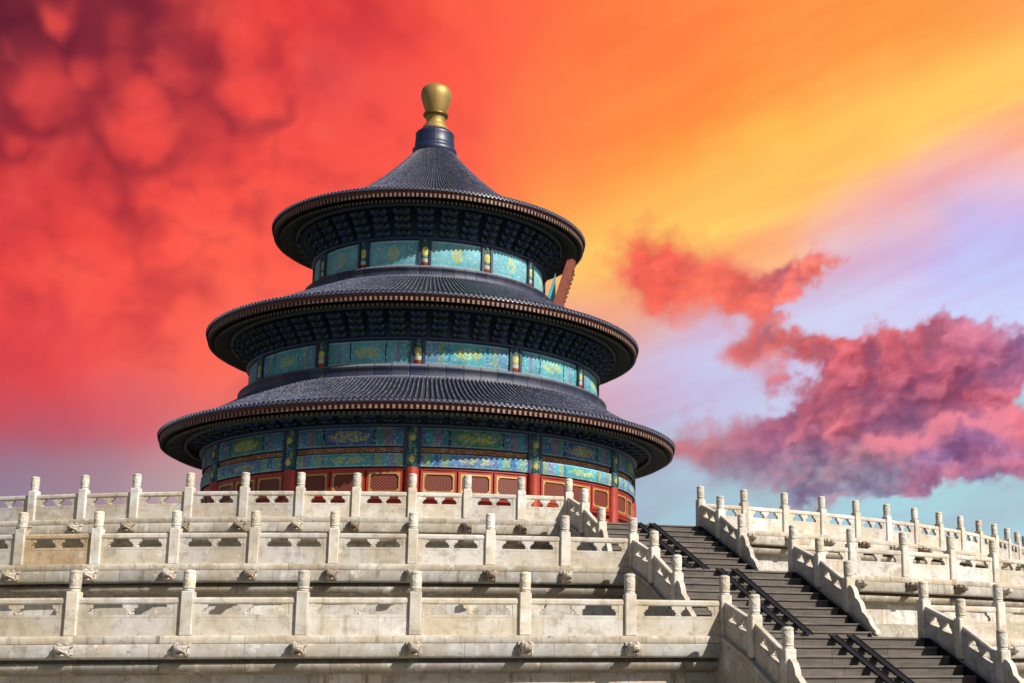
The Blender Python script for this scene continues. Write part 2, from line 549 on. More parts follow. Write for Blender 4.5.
def sunset(a, e):
    """display colour (0..255) of the evening sky at azimuth a, elevation e, in degrees"""
    wx = fbm(a * .2, e * .22, 1, 4) * 1.0
    wy = fbm(a * .2, e * .22, 11, 4) * 1.0
    a1, e1 = a + wx, e + wy
    c = rbf(a1, e1, SKY_BASE)
    left = sstep(a, 7.0, -9.0) * sstep(e, 9.5, 15.0)
    m = fbm(a1 * .40, e1 * .46, 21, 3, .4)
    m2 = fbm(a1 * .95, e1 * 1.05, 31, 3, .45)
    mm = m + .35 * m2
    c = over(c, sstep(mm, .15, -.75) * left * .42, (165, 46, 60))
    c = over(c, sstep(mm, -.1, .7) * left * .40, (255, 106, 86))
    # puffs hanging under the dark corner of the bank, lit along their lower edge
    pa, pe = a + fbm(a * .55, e * .55, 41, 3) * .55, e + fbm(a * .55, e * .55, 51, 3) * .55
    bank = sstep(a, -2.0, -10.0) * sstep(e, 12.5, 20.0)
    for sc, k in ((.40, 1.0), (.72, .6)):
        wl = worley(pa * sc, pe * sc * 1.1, 45)
        c = over(c, sstep(wl, .48, .95) * bank * .44 * k, (126, 34, 54))
        c = over(c, sstep(wl, .62, .15) * bank * .17 * k, (255, 84, 74))
    corner = np.exp(-((a + 15.6) / 6.0) ** 2 - ((e - 27.0) / 4.6) ** 2)
    c = over(c, corner * .50 * (.75 + .8 * np.clip(-mm, -.5, .5)), (92, 30, 50))
    f = np.zeros_like(a)
    ring = np.zeros_like(a)
    for qa, qe, r, k in SKY_PUFFS:
        d = np.hypot(pa - qa, (pe - qe) * np.where(pe > qe, .9, 1.15)) / (r * .88)
        f = np.maximum(f, min(k * .80, 1) * sstep(d, 1.45, .30))
        ring = np.maximum(ring, k * sstep(d, 1.0, 1.35) * sstep(d, 2.0, 1.4) * sstep(pe, qe + .5 * r, qe - .6 * r))
    c = over(c, ring * .34, (112, 32, 52))
    c = over(c, f, (252, 82, 74))
    # thin streaks in the orange part
    # a bright band rising to the right, combed into streaks
    (b0, d0), (b1, d1) = SKY_BAND
    L_ = math.hypot(b1 - b0, d1 - d0)
    ca_, sa_ = (b1 - b0) / L_, (d1 - d0) / L_
    al_ = (a - b0) * ca_ + (e - d0) * sa_
    cr_ = -(a - b0) * sa_ + (e - d0) * ca_
    st = fbm(al_ * .10 + 3.3, cr_ * .62, 61, 5, .55)
    wob = cr_ + st * .9
    core = np.exp(-(wob / np.where(wob > 0, 1.75, 1.15)) ** 2) * sstep(al_, -4.5, 3.0)
    c = over(c, core * .85, (255, 204, 100))
    right = sstep(a, 3.0, 9.0)
    c = c * (1 + (st * right)[..., None] * np.array([.015, .13, .10]))
    # broken cumulus on the right
    ca = a + fbm(a * .3, e * .4, 71, 4) * 1.3 + fbm(a * 1.2, e * 1.3, 73, 4, .6) * .5
    ce = e + fbm(a * .3, e * .4, 81, 4) * 1.0 + fbm(a * 1.2, e * 1.3, 83, 4, .6) * .45
    fld = np.zeros_like(a)
    for qa, qe, ra, re, tilt, k in SKY_CLOUD:
        t = np.radians(tilt)
        ua = ((ca - qa) * np.cos(t) + (ce - qe) * np.sin(t)) / ra
        ue = (-(ca - qa) * np.sin(t) + (ce - qe) * np.cos(t)) / re
        fld += k * np.exp(-ua * ua - ue * ue)
    fb = fbm(ca * .55, ce * .7, 91, 6, .58)
    fi = fbm(a * 1.5 + fb * 1.5, e * 2.2, 101, 4, .5)
    s = sstep(a, 16.5, 12.5)
    wisp = fbm(ca * 1.1 + 5, ce * 1.7, 111, 5, .6)
    al = fld + (fb * .8 + fi * .22) * (1 - .45 * s) + wisp * .26 * (1 - s)
    low = sstep(e, 10.6, 8.2)
    lo, hi = .32 - .24 * s - .12 * low, .86 + .42 * s + .35 * low
    t = np.clip((al - lo) / (hi - lo), 0, 1)
    alpha = t * t * (3 - 2 * t) * sstep(fld, .06, .30)
    cc = rbf(a + (ca - a) * .35 + fi * .2, e + (ce - e) * .35, SKY_CCOL)
    cc = cc * (1 + (np.clip(fb * .5 + fi * .24, -.30, .34) * (1 - .55 * s))[..., None] * np.array([.75, 1.0, .75]))
    rim = np.clip((.75 - alpha) / .75, 0, 1) * (1 - s)
    # relief: flanks that look to the low sun glow, the others fall back
    rel = fbm((ca + .35) * .55, (ce - .30) * .7, 91, 5, .55) - fbm((ca - .2) * .55, (ce + .25) * .7, 91, 5, .55)
    cc = over(cc, np.clip(-rel * .95, 0, .42) * (1 - .7 * s), (244, 140, 156))
    cc = over(cc, np.clip(rel * 1.0, 0, .42) * (1 - .8 * s), (118, 84, 128))
    for (r0, q0), (r1, q1), sg, kk in SKY_RIMS:
        L2 = math.hypot(r1 - r0, q1 - q0)
        al2 = ((ca - r0) * (r1 - r0) + (ce - q0) * (q1 - q0)) / L2
        cr2 = (-(ca - r0) * (q1 - q0) + (ce - q0) * (r1 - r0)) / L2 + fb * .5
        cc = over(cc, np.exp(-(cr2 / (sg * np.where(cr2 > 0, .6, 1.5))) ** 2) * sstep(al2, -.3, .8) * sstep(al2, L2 + .8, L2 - .4) * kk, (248, 142, 158))
    cc = over(cc, rim * .35, (232, 156, 176))
    c = over(c, alpha, cc)
    return np.clip(c, 0, 255)


# ---- sky dome
world = bpy.data.worlds.new('World')
S.world = world
world.use_nodes = True
wt = world.node_tree
wt.nodes.clear()
W = NT(wt)
nish = W.n('ShaderNodeTexSky', sky_type='NISHITA', sun_disc=False)
nish.sun_elevation = rad(SUN_EL)
nish.sun_rotation = rad(180 - SUN_AZ)
nish.dust_density = 1.5
bg = W.n('ShaderNodeBackground')
wt.links.new(nish.outputs[0], bg.inputs[0])
bg.inputs[1].default_value = 0.05
wo = W.n('ShaderNodeOutputWorld')
wt.links.new(bg.outputs[0], wo.inputs[0])


def build_sky():
    """the cloud bank that fills the sky behind the hall: a far shell that thins out into the clear sky at its borders"""
    az = np.concatenate([np.linspace(-62, -20.5, 40)[:-1], np.linspace(-20.5, 30, 440), np.linspace(30, 72, 40)[1:]])
    el = np.concatenate([np.linspace(-6, -1.0, 8)[:-1], np.linspace(-1.0, 28.5, 270), np.linspace(28.5, 55, 26)[1:]])
    A, E_ = np.meshgrid(az, el)
    c = srgb2lin(sunset(A, E_))
    fade = sstep(A, -44, -23) * sstep(A, 56, 33) * sstep(E_, 48, 31)
    R_ = 4000.0
    ar, er = np.radians(A), np.radians(E_)
    P = np.stack([R_ * np.sin(ar) * np.cos(er), R_ * np.cos(ar) * np.cos(er), R_ * np.sin(er)], -1).reshape(-1, 3)
    nx, ny = len(az), len(el)
    idx = np.arange(nx * ny).reshape(ny, nx)
    F = np.stack([idx[:-1, :-1], idx[:-1, 1:], idx[1:, 1:], idx[1:, :-1]], -1).reshape(-1, 4)
    me = bpy.data.meshes.new('sky')
    me.from_pydata(P.tolist(), [], F.tolist())
    at = me.attributes.new('cloud', 'FLOAT_COLOR', 'POINT')
    at.data.foreach_set('color', np.concatenate([c.reshape(-1, 3), fade.reshape(-1, 1)], 1).astype(np.float32).ravel())
    ob = bpy.data.objects.new('sky', me)
    COL.objects.link(ob)
    ob['kind'] = 'structure'
    mt = bpy.data.materials.new('evening_cloud')
    mt.use_nodes = True
    t = mt.node_tree
    t.nodes.clear()
    q = NT(t)
    a = q.n('ShaderNodeAttribute', attribute_name='cloud')
    em = q.n('ShaderNodeEmission')
    t.links.new(a.outputs['Color'], em.inputs[0])
    em.inputs[1].default_value = 1.0 / 2 ** EXPOSURE
    tr = q.n('ShaderNodeBsdfTransparent')
    mx = q.n('ShaderNodeMixShader')
    t.links.new(a.outputs['Alpha'], mx.inputs[0])
    t.links.new(tr.outputs[0], mx.inputs[1])
    t.links.new(em.outputs[0], mx.inputs[2])
    o = q.n('ShaderNodeOutputMaterial')
    t.links.new(mx.outputs[0], o.inputs[0])
    mt.cycles.emission_sampling = 'NONE'
    me.materials.append(mt)
    me.polygons.foreach_set('use_smooth', [True] * len(me.polygons))
    return ob


build_sky()


# ------------------------------------------------------------------ mesh and object helpers
class MB:
    """collects faces, then links them as ONE mesh object"""
    def __init__(self):
        self.v, self.f, self.mi, self.sm, self.uv = [], [], [], [], []

    def add(self, verts, faces, mi=0, smooth=False, uvs=None, mat=None):
        o = len(self.v)
        if mat is not None:
            verts = [tuple(mat @ Vector(p)) for p in verts]
        self.v += [tuple(p) for p in verts]
        for i, f in enumerate(faces):
            self.f.append([o + k for k in f])
            self.mi.append(mi)
            self.sm.append(smooth)
            self.uv.append([uvs[k] for k in f] if uvs else [(0.0, 0.0)] * len(f))

    def box(self, c, s, mi=0, mat=None, taper=1.0):
        x, y, z = s[0] / 2, s[1] / 2, s[2] / 2
        vs = []
        for k, q in ((-1, 1.0), (1, taper)):
            vs += [(c[0] - x * q, c[1] - y * q, c[2] + k * z), (c[0] + x * q, c[1] - y * q, c[2] + k * z),
                   (c[0] + x * q, c[1] + y * q, c[2] + k * z), (c[0] - x * q, c[1] + y * q, c[2] + k * z)]
        self.add(vs, [(3, 2, 1, 0), (4, 5, 6, 7), (0, 1, 5, 4), (1, 2, 6, 5), (2, 3, 7, 6), (3, 0, 4, 7)], mi, mat=mat)

    def cbox(self, c, s, b=0.02, mi=0, mat=None):
        """box with chamfered vertical and horizontal edges"""
        bm = bmesh.new()
        bmesh.ops.create_cube(bm, size=1.0)
        for q in bm.verts:
            q.co = Vector((q.co.x * s[0], q.co.y * s[1], q.co.z * s[2])) + Vector(c)
        bmesh.ops.bevel(bm, geom=bm.edges[:], offset=b, segments=1, affect='EDGES', profile=0.5)
        self.bm(bm, mi, mat=mat)

    def bm(self, bm, mi=0, smooth=False, mat=None):
        bm.verts.index_update()
        self.add([q.co[:] for q in bm.verts], [[q.index for q in f.verts] for f in bm.faces], mi, smooth, mat=mat)
        bm.free()

    def lathe(self, prof, seg=24, mi=0, smooth=True, c=(0, 0), t0=0.0, t1=360.0, uscale=None, mat=None, close=True):
        """prof: (r, z) pairs; angles run from the -y axis towards +x, in degrees"""
        full = abs(t1 - t0) > 359.9
        n = seg if full else seg + 1
        vs, uv, fs = [], [], []
        cum = [0.0]
        for a, b in zip(prof, prof[1:]):
            cum.append(cum[-1] + math.hypot(b[0] - a[0], b[1] - a[1]))
        # seam ring gets its own vertices so that uv runs on
        for j in range(seg + 1):
            t = rad(t0 + (t1 - t0) * j / seg)
            for i, (r, z) in enumerate(prof):
                vs.append((c[0] + r * sin(t), c[1] - r * cos(t), z))
                uv.append((t * (uscale or 1.0), z if uscale else cum[i]))
        m_ = len(prof)
        for j in range(seg):
            for i in range(m_ - 1):
                fs.append((j * m_ + i, (j + 1) * m_ + i, (j + 1) * m_ + i + 1, j * m_ + i + 1))
        self.add(vs, fs, mi, smooth, uv, mat)

    def prism(self, poly, axis, d0, d1, mi=0, mat=None):
        """poly: 2-D outline (counter-clockwise); axis 'y': outline in x,z pushed along y; 'x': outline in y,z pushed along x"""
        n = len(poly)
        if axis == 'y':
            vs = [(a, d0, b) for a, b in poly] + [(a, d1, b) for a, b in poly]
        else:
            vs = [(d0, a, b) for a, b in poly] + [(d1, a, b) for a, b in poly]
        fs = [tuple(range(n)), tuple(range(2 * n - 1, n - 1, -1))]
        fs += [(i, i + n, (i + 1) % n + n, (i + 1) % n) for i in range(n)]
        self.add(vs, fs, mi, mat=mat)

    def mesh(self, name, mats, recalc=True, bevel=None):
        me = bpy.data.meshes.new(name)
        me.from_pydata(self.v, [], self.f)
        for m_ in mats:
            me.materials.append(m_)
        me.polygons.foreach_set('material_index', self.mi)
        me.polygons.foreach_set('use_smooth', self.sm)
        if any(any(u != (0.0, 0.0) for u in f) for f in self.uv):
            l = me.uv_layers.new(name='UVMap')
            l.data.foreach_set('uv', [q for f in self.uv for u in f for q in u])
        if recalc:
            bm = bmesh.new()
            bm.from_mesh(me)
            bmesh.ops.recalc_face_normals(bm, faces=bm.faces[:])
            bm.to_mesh(me)
            bm.free()
        me.update()
        return me


def link(name, me, parent=None, loc=(0, 0, 0), rz=0.0):
    o = bpy.data.objects.new(name, me)
    COL.objects.link(o)
    if parent is not None:
        o.parent = parent
        ploc = Vector((0, 0, 0))
        q = parent
        while q is not None:
            ploc += q.location          # things and parts that have children of their own are never turned
            q = q.parent
        o.location = Vector(loc) - ploc
    else:
        o.location = loc
    o.rotation_euler = (0, 0, rz)
    return o


def dup(o, loc, rz, parent):
    c = o.copy()
    COL.objects.link(c)
    c.parent = parent
    c.location = Vector(loc) - parent.location
    c.rotation_euler = (0, 0, rz)
    for ch in o.children:
        d = ch.copy()
        COL.objects.link(d)
        d.parent = c
    return c


def thing(name, label, cat, loc=(0, 0, 0), group=None):
    o = bpy.data.objects.new(name, None)
    COL.objects.link(o)
    o.location = loc
    o.empty_display_size = 0.2
    o['label'] = label
    o['category'] = cat
    if group:
        o['group'] = group
    return o


def pol(R, t, z=0.0):
    """point at radius R, t degrees right of the -y axis"""
    return Vector((R * sin(rad(t)), -R * cos(rad(t)), z))


# ------------------------------------------------------------------ materials
MATS = {}


def mat(name, rough=0.6, metal=0.0, spec=0.5):
    m_ = bpy.data.materials.new(name)
    m_.use_nodes = True
    t = m_.node_tree
    b = t.nodes['Principled BSDF']
    b.inputs['Roughness'].default_value = rough
    b.inputs['Metallic'].default_value = metal
    b.inputs['Specular IOR Level'].default_value = spec
    MATS[name] = m_
    return m_, NT(t), b


def bump(q, b, h, strength=0.4, dist=0.02):
    nd = q.n('ShaderNodeBump')
    nd.inputs['Strength'].default_value = strength
    nd.inputs['Distance'].default_value = dist
    q.put(nd.inputs['Height'], h)
    q.t.links.new(nd.outputs[0], b.inputs['Normal'])


def marble(name, base=(0.48, 0.445, 0.39), blocks=None, dirt=0.5, tint=None, carved=0.0):
    m_, q, b = mat(name, 0.72, 0, 0.25)
    co = q.n('ShaderNodeTexCoord').outputs['Object']
    oi = q.n('ShaderNodeObjectInfo').outputs
    rnd = oi['Random']
    off = q.v('SCALE', (37.0, 53.0, 71.0), scale=rnd)
    p = q.v('ADD', co, off)
    big = q.noise(p, 0.9, 4, 0.6)
    mid = q.noise(p, 3.4, 5, 0.65)
    fine = q.noise(p, 26.0, 4, 0.6)
    run = q.noise(q.v('MULTIPLY', p, (3.2, 3.2, 0.35)), 1.6, 5, 0.65)
    col = q.mix(q.smooth(big, 0.40, 0.60), tuple(c * f for c, f in zip(base, (1.06, 1.07, 1.1))), tuple(c * f for c, f in zip(base, (0.93, 0.86, 0.75))))
    col = q.mix(q.smooth(mid, 0.50, 0.68, 0, 0.9), col, tuple(c * f for c, f in zip(base, (0.70, 0.66, 0.60))))
    col = q.mix(q.smooth(mid, 0.44, 0.24, 0, 0.6), col, (0.60, 0.57, 0.51))
    # run-off stains and grime
    rn2 = q.m('FRACT', q.m('MULTIPLY', rnd, 13.7))
    col = q.mix(q.m('MULTIPLY', q.smooth(run, 0.53, 0.74, 0, dirt), q.lmap(rn2, 0, 1, 0.35, 1.5)), col, (0.19, 0.155, 0.115))
    col = q.mix(q.smooth(q.noise(p, 7.0, 6, 0.7), 0.57, 0.72, 0, dirt * 0.95), col, (0.15, 0.125, 0.09))
    col = q.mix(q.smooth(q.noise(q.v('MULTIPLY', p, (1.0, 1.0, 2.2)), 1.5, 6, 0.7), 0.54, 0.66, 0, 0.5), col, (0.30, 0.255, 0.19))
    col = q.mix(q.smooth(q.noise(q.v('ADD', p, (9.0, 3.0, 5.0)), 2.1, 6, 0.72), 0.55, 0.68, 0, 0.75), col, (0.62, 0.595, 0.545))
    # every stone its own tone
    tone = q.lmap(rnd, 0, 1, 0.84, 1.12)
    warm = q.lmap(q.m('FRACT', q.m('MULTIPLY', rnd, 7.31)), 0, 1, 0.90, 1.05)
    col = q.v('MULTIPLY', col, q.comb(tone, q.m('MULTIPLY', tone, q.lmap(warm, 0.9, 1.05, 0.965, 1.01)), q.m('MULTIPLY', tone, warm)))
    h = q.m('MULTIPLY_ADD', fine, 0.5, mid)
    if blocks:
        uv = q.n('ShaderNodeTexCoord').outputs['UV']
        br = q.n('ShaderNodeTexBrick')
        q.put(br.inputs['Vector'], uv)
        br.offset = 0.5
        br.inputs['Color1'].default_value = (0.78, 0.78, 0.78, 1)
        br.inputs['Color2'].default_value = (1.12, 1.10, 1.06, 1)
        br.inputs['Mortar'].default_value = (0.42, 0.38, 0.33, 1)
        br.inputs['Scale'].default_value = 1.0
        br.inputs['Mortar Size'].default_value = 0.007
        br.inputs['Brick Width'].default_value = blocks[0]
        br.inputs['Row Height'].default_value = blocks[1]
        col = q.mix(1.0, col, br.outputs['Color'], 'MULTIPLY')
        h = q.m('MULTIPLY_ADD', br.outputs['Fac'], -1.0, h)
    if tint:
        col = q.mix(1.0, col, tint, 'MULTIPLY')
    if carved:
        vo = q.n('ShaderNodeTexVoronoi', feature='SMOOTH_F1')
        q.put(vo.inputs['Vector'], q.v('ADD', co, q.v('SCALE', q.noise(p, 9.0, 2, 0.5, col=True), scale=0.06)))
        vo.inputs['Scale'].default_value = 13.0
        h = q.m('MULTIPLY_ADD', vo.outputs['Distance'], carved, h)
        col = q.mix(q.smooth(vo.outputs['Distance'], 0.42, 0.15, 0.0, 0.22), col, (0.24, 0.20, 0.15))
    q.t.links.new(col, b.inputs['Base Color'])
    bump(q, b, h, 0.55, 0.012 if not carved else 0.03)
    return m_


STONE = marble('white_marble', dirt=0.42)
STONE_POST = marble('white_post_marble', (0.535, 0.505, 0.455), dirt=0.32)
STONE_MOULD = marble('shaded_grimy_moulding_marble', (0.30, 0.275, 0.235), blocks=(1.9, 4.0), dirt=1.0)  # grime, plus a darker base that paints in the shade under the coping
STONE_CARVED = marble('carved_marble', (0.56, 0.53, 0.475), dirt=0.25, carved=1.3)
STONE_TAN = marble('tan_marble', (0.42, 0.31, 0.19), dirt=0.45)
STONE_SPOUT = marble('spout_marble', (0.46, 0.42, 0.36), dirt=0.75, carved=1.2)
STONE_SPOUT_DARK = marble('brown_spout_marble', (0.24, 0.19, 0.14), dirt=0.75, carved=1.2)
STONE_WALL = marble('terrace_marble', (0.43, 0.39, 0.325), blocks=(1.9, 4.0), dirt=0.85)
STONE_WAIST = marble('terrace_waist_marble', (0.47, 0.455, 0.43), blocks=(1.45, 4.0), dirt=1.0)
STONE_GREY = marble('worn_coping_marble', (0.36, 0.345, 0.315), blocks=(2.1, 4.0), dirt=0.75)
STONE_CHEEK = marble('stair_cheek_marble', (0.36, 0.335, 0.295), dirt=0.8)
STONE_GROUND = marble('paving_marble', (0.19, 0.18, 0.165), dirt=0.5)


def plain(name, col, rough=0.6, metal=0.0, spec=0.5, var=0.25, scale=3.0, bumpy=0.2):
    m_, q, b = mat(name, rough, metal, spec)
    co = q.n('ShaderNodeTexCoord').outputs['Object']
    nz = q.noise(co, scale, 5, 0.6)
    c = q.v('SCALE', col, scale=q.lmap(nz, 0.25, 0.75, 1 - var, 1 + var))
    q.t.links.new(c, b.inputs['Base Color'])
    if bumpy:
        bump(q, b, q.noise(co, scale * 7, 4, 0.6), bumpy, 0.01)
    return m_


RED = plain('red_lacquer', (0.29, 0.024, 0.010), 0.5, var=0.18)
RED_DARK = plain('dark_red_board', (0.16, 0.022, 0.013), 0.55)
LATTICE = None
GOLD = plain('gilding', (0.42, 0.26, 0.08), 0.5, 0.35, var=0.25, scale=8)
GOLD_FINIAL = plain('gilt_copper', (0.34, 0.225, 0.070), 0.56, 0.6, var=0.15, scale=2.0, bumpy=0.08)
GOLD_DARK = plain('tarnished_gilt', (0.16, 0.10, 0.03), 0.45, 0.7)
GLAZE_CAP = plain('blue_glazed_cap', (0.009, 0.015, 0.045), 0.45, spec=0.6, var=0.35)
BLACK_RAIL = plain('black_painted_steel', (0.011, 0.011, 0.014), 0.75, 0, 0.15, var=0.4)
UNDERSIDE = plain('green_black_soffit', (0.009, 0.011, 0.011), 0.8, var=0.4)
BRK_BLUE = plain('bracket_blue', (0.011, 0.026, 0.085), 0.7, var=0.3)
BRK_GREEN = plain('bracket_green', (0.009, 0.032, 0.034), 0.7, var=0.3)
BRK_EDGE = plain('bracket_pale_edge', (0.16, 0.21, 0.22), 0.6, var=0.3)
TEAL = plain('teal_paint', (0.06, 0.30, 0.33), 0.6)
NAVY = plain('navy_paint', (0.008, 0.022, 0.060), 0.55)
PLAQUE_RED = plain('plaque_vermilion', (0.20, 0.040, 0.017), 0.6)
RAFTER_END = plain('rafter_end_gold', (0.17, 0.105, 0.068), 0.6, var=0.75, scale=6)
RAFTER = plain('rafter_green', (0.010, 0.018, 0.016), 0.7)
FASCIA = plain('red_eave_board', (0.085, 0.011, 0.009), 0.65)


def board_mat(name, col):
    m_, q, b = mat(name, 0.75, 0, 0.25)
    co = q.n('ShaderNodeTexCoord').outputs['Object']
    rnd = q.n('ShaderNodeObjectInfo').outputs['Random']
    x, y, z = q.sep(co)[:3]
    xs = q.m('ADD', q.m('MULTIPLY', x, 0.62), q.m('MULTIPLY', rnd, 3.0))
    joint = q.smooth(q.m('ABSOLUTE', q.m('SUBTRACT', q.m('FRACT', xs), 0.5)), 0.485, 0.495)
    wn = q.n('ShaderNodeTexWhiteNoise', noise_dimensions='2D')
    q.put(wn.inputs['Vector'], q.comb(q.m('FLOOR', xs), rnd, 0))
    p = q.v('ADD', q.v('MULTIPLY', co, (0.7, 2.0, 5.0)), q.v('SCALE', (17.0, 31.0, 9.0), scale=rnd))
    nz = q.noise(p, 2.2, 6, 0.68)
    c = q.v('SCALE', col, scale=q.m('MULTIPLY', q.lmap(nz, .3, .7, .62, 1.38), q.lmap(wn.outputs['Value'], 0, 1, .86, 1.12)))
    c = q.mix(q.smooth(q.noise(p, 0.8, 4, .6), .54, .7, 0, .6), c, (0.150, 0.130, 0.110))
    c = q.mix(q.m('MULTIPLY', joint, 0.45), c, (0.02, 0.017, 0.014))
    q.t.links.new(c, b.inputs['Base Color'])
    bump(q, b, q.noise(p, 9.0, 4, .6), 0.4, 0.01)
    return m_


def tile_mat():
    m_, q, b = mat('dark_blue_glazed_tile', 0.34, 0, 0.55)
    co = q.n('ShaderNodeTexCoord').outputs['Object']
    nz = q.noise(co, 1.6, 5, 0.65)
    n2 = q.noise(co, 9.0, 4, 0.6)
    uv = q.n('ShaderNodeTexCoord').outputs['UV']
    u, v_ = q.sep(uv)[:2]
    course = q.m('FRACT', q.m('MULTIPLY', v_, 2.9))
    seam = q.smooth(course, 0.86, 0.97)
    c = q.mix(q.smooth(nz, 0.35, 0.7), (0.028, 0.038, 0.092), (0.072, 0.080, 0.122))
    c = q.mix(q.smooth(n2, 0.45, 0.68, 0, 0.8), c, (0.23, 0.22, 0.215))
    wn = q.n('ShaderNodeTexWhiteNoise', noise_dimensions='2D')
    q.put(wn.inputs['Vector'], q.comb(q.m('FLOOR', q.m('ADD', u, 0.5)), q.m('FLOOR', q.m('MULTIPLY', v_, 2.9)), 0))
    c = q.v('SCALE', c, scale=q.lmap(wn.outputs['Value'], 0, 1, 0.62, 1.02))
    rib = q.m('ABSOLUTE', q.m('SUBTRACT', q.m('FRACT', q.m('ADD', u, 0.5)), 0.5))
    c = q.mix(q.smooth(rib, 0.14, 0.23), c, (0.008, 0.009, 0.014))  # dirty pan tiles, with the shade between lit ribs painted in
    c = q.mix(q.m('MULTIPLY', seam, 0.6), c, (0.012, 0.013, 0.018))
    q.t.links.new(c, b.inputs['Base Color'])
    q.put(b.inputs['Roughness'], q.lmap(n2, 0.3, 0.7, 0.28, 0.55))
    bump(q, b, q.m('MULTIPLY_ADD', seam, -1.5, n2), 0.4, 0.02)
    return m_


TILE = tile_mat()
WOOD_STEP = board_mat('brown_step_boards', (0.096, 0.079, 0.067))
WOOD_NOSE = board_mat('sunlit_step_edge', (0.114, 0.095, 0.081))  # paler than the risers: sun catching the tread edges, put into the colour


def ridge_mat():
    m_, q, b = mat('glazed_ridge_band', 0.55, 0, 0.4)
    uv = q.n('ShaderNodeTexCoord').outputs['UV']
    u, v_ = q.sep(uv)[:2]
    seg = q.m('MULTIPLY', u, 11.46)          # 72 pieces round
    fr = q.m('FRACT', seg)
    joint = q.smooth(q.m('ABSOLUTE', q.m('SUBTRACT', fr, 0.5)), 0.44, 0.49)
    wn = q.n('ShaderNodeTexWhiteNoise', noise_dimensions='1D')
    q.put(wn.inputs['W'], q.m('FLOOR', seg))
    co = q.n('ShaderNodeTexCoord').outputs['Object']
    c = q.mix(wn.outputs['Value'], (0.010, 0.016, 0.045), (0.044, 0.048, 0.072))
    c = q.mix(q.smooth(q.noise(co, 4, 5, .65), .55, .75, 0, .6), c, (0.13, 0.12, 0.12))
    nzz = q.sep(q.n('ShaderNodeNewGeometry').outputs['Normal'])[2]
    c = q.mix(q.smooth(nzz, 0.25, 0.75, 0, 0.85), c, (0.17, 0.165, 0.18))        # dust lies on the upward faces
    c = q.mix(q.m('MULTIPLY', joint, 0.7), c, (0.012, 0.012, 0.016))
    q.t.links.new(c, b.inputs['Base Color'])
    bump(q, b, q.m('MULTIPLY_ADD', joint, -2.0, q.noise(co, 12, 3)), 0.4, 0.02)
    return m_


RIDGE = ridge_mat()


def lattice_mat():
    m_, q, b = mat('red_lattice', 0.5)
    uv = q.n('ShaderNodeTexCoord').outputs['UV']
    u, v_ = q.sep(uv)[:2]
    a = q.m('FRACT', q.m('MULTIPLY', q.m('ADD', u, v_), 6.5))
    c_ = q.m('FRACT', q.m('MULTIPLY', q.m('SUBTRACT', u, v_), 6.5))
    bar = q.m('MAXIMUM', q.smooth(q.m('ABSOLUTE', q.m('SUBTRACT', a, .5)), .2, .3), q.smooth(q.m('ABSOLUTE', q.m('SUBTRACT', c_, .5)), .2, .3))
    c = q.mix(bar, (0.030, 0.005, 0.004), (0.150, 0.017, 0.010))
    gd = q.m('MULTIPLY', q.smooth(q.m('ABSOLUTE', q.m('SUBTRACT', a, .5)), .36, .44), q.smooth(q.m('ABSOLUTE', q.m('SUBTRACT', c_, .5)), .36, .44))
    c = q.mix(gd, c, (0.40, 0.26, 0.07))
    q.t.links.new(c, b.inputs['Base Color'])
    bump(q, b, bar, 0.8, 0.03)
    return m_


LATTICE = lattice_mat()


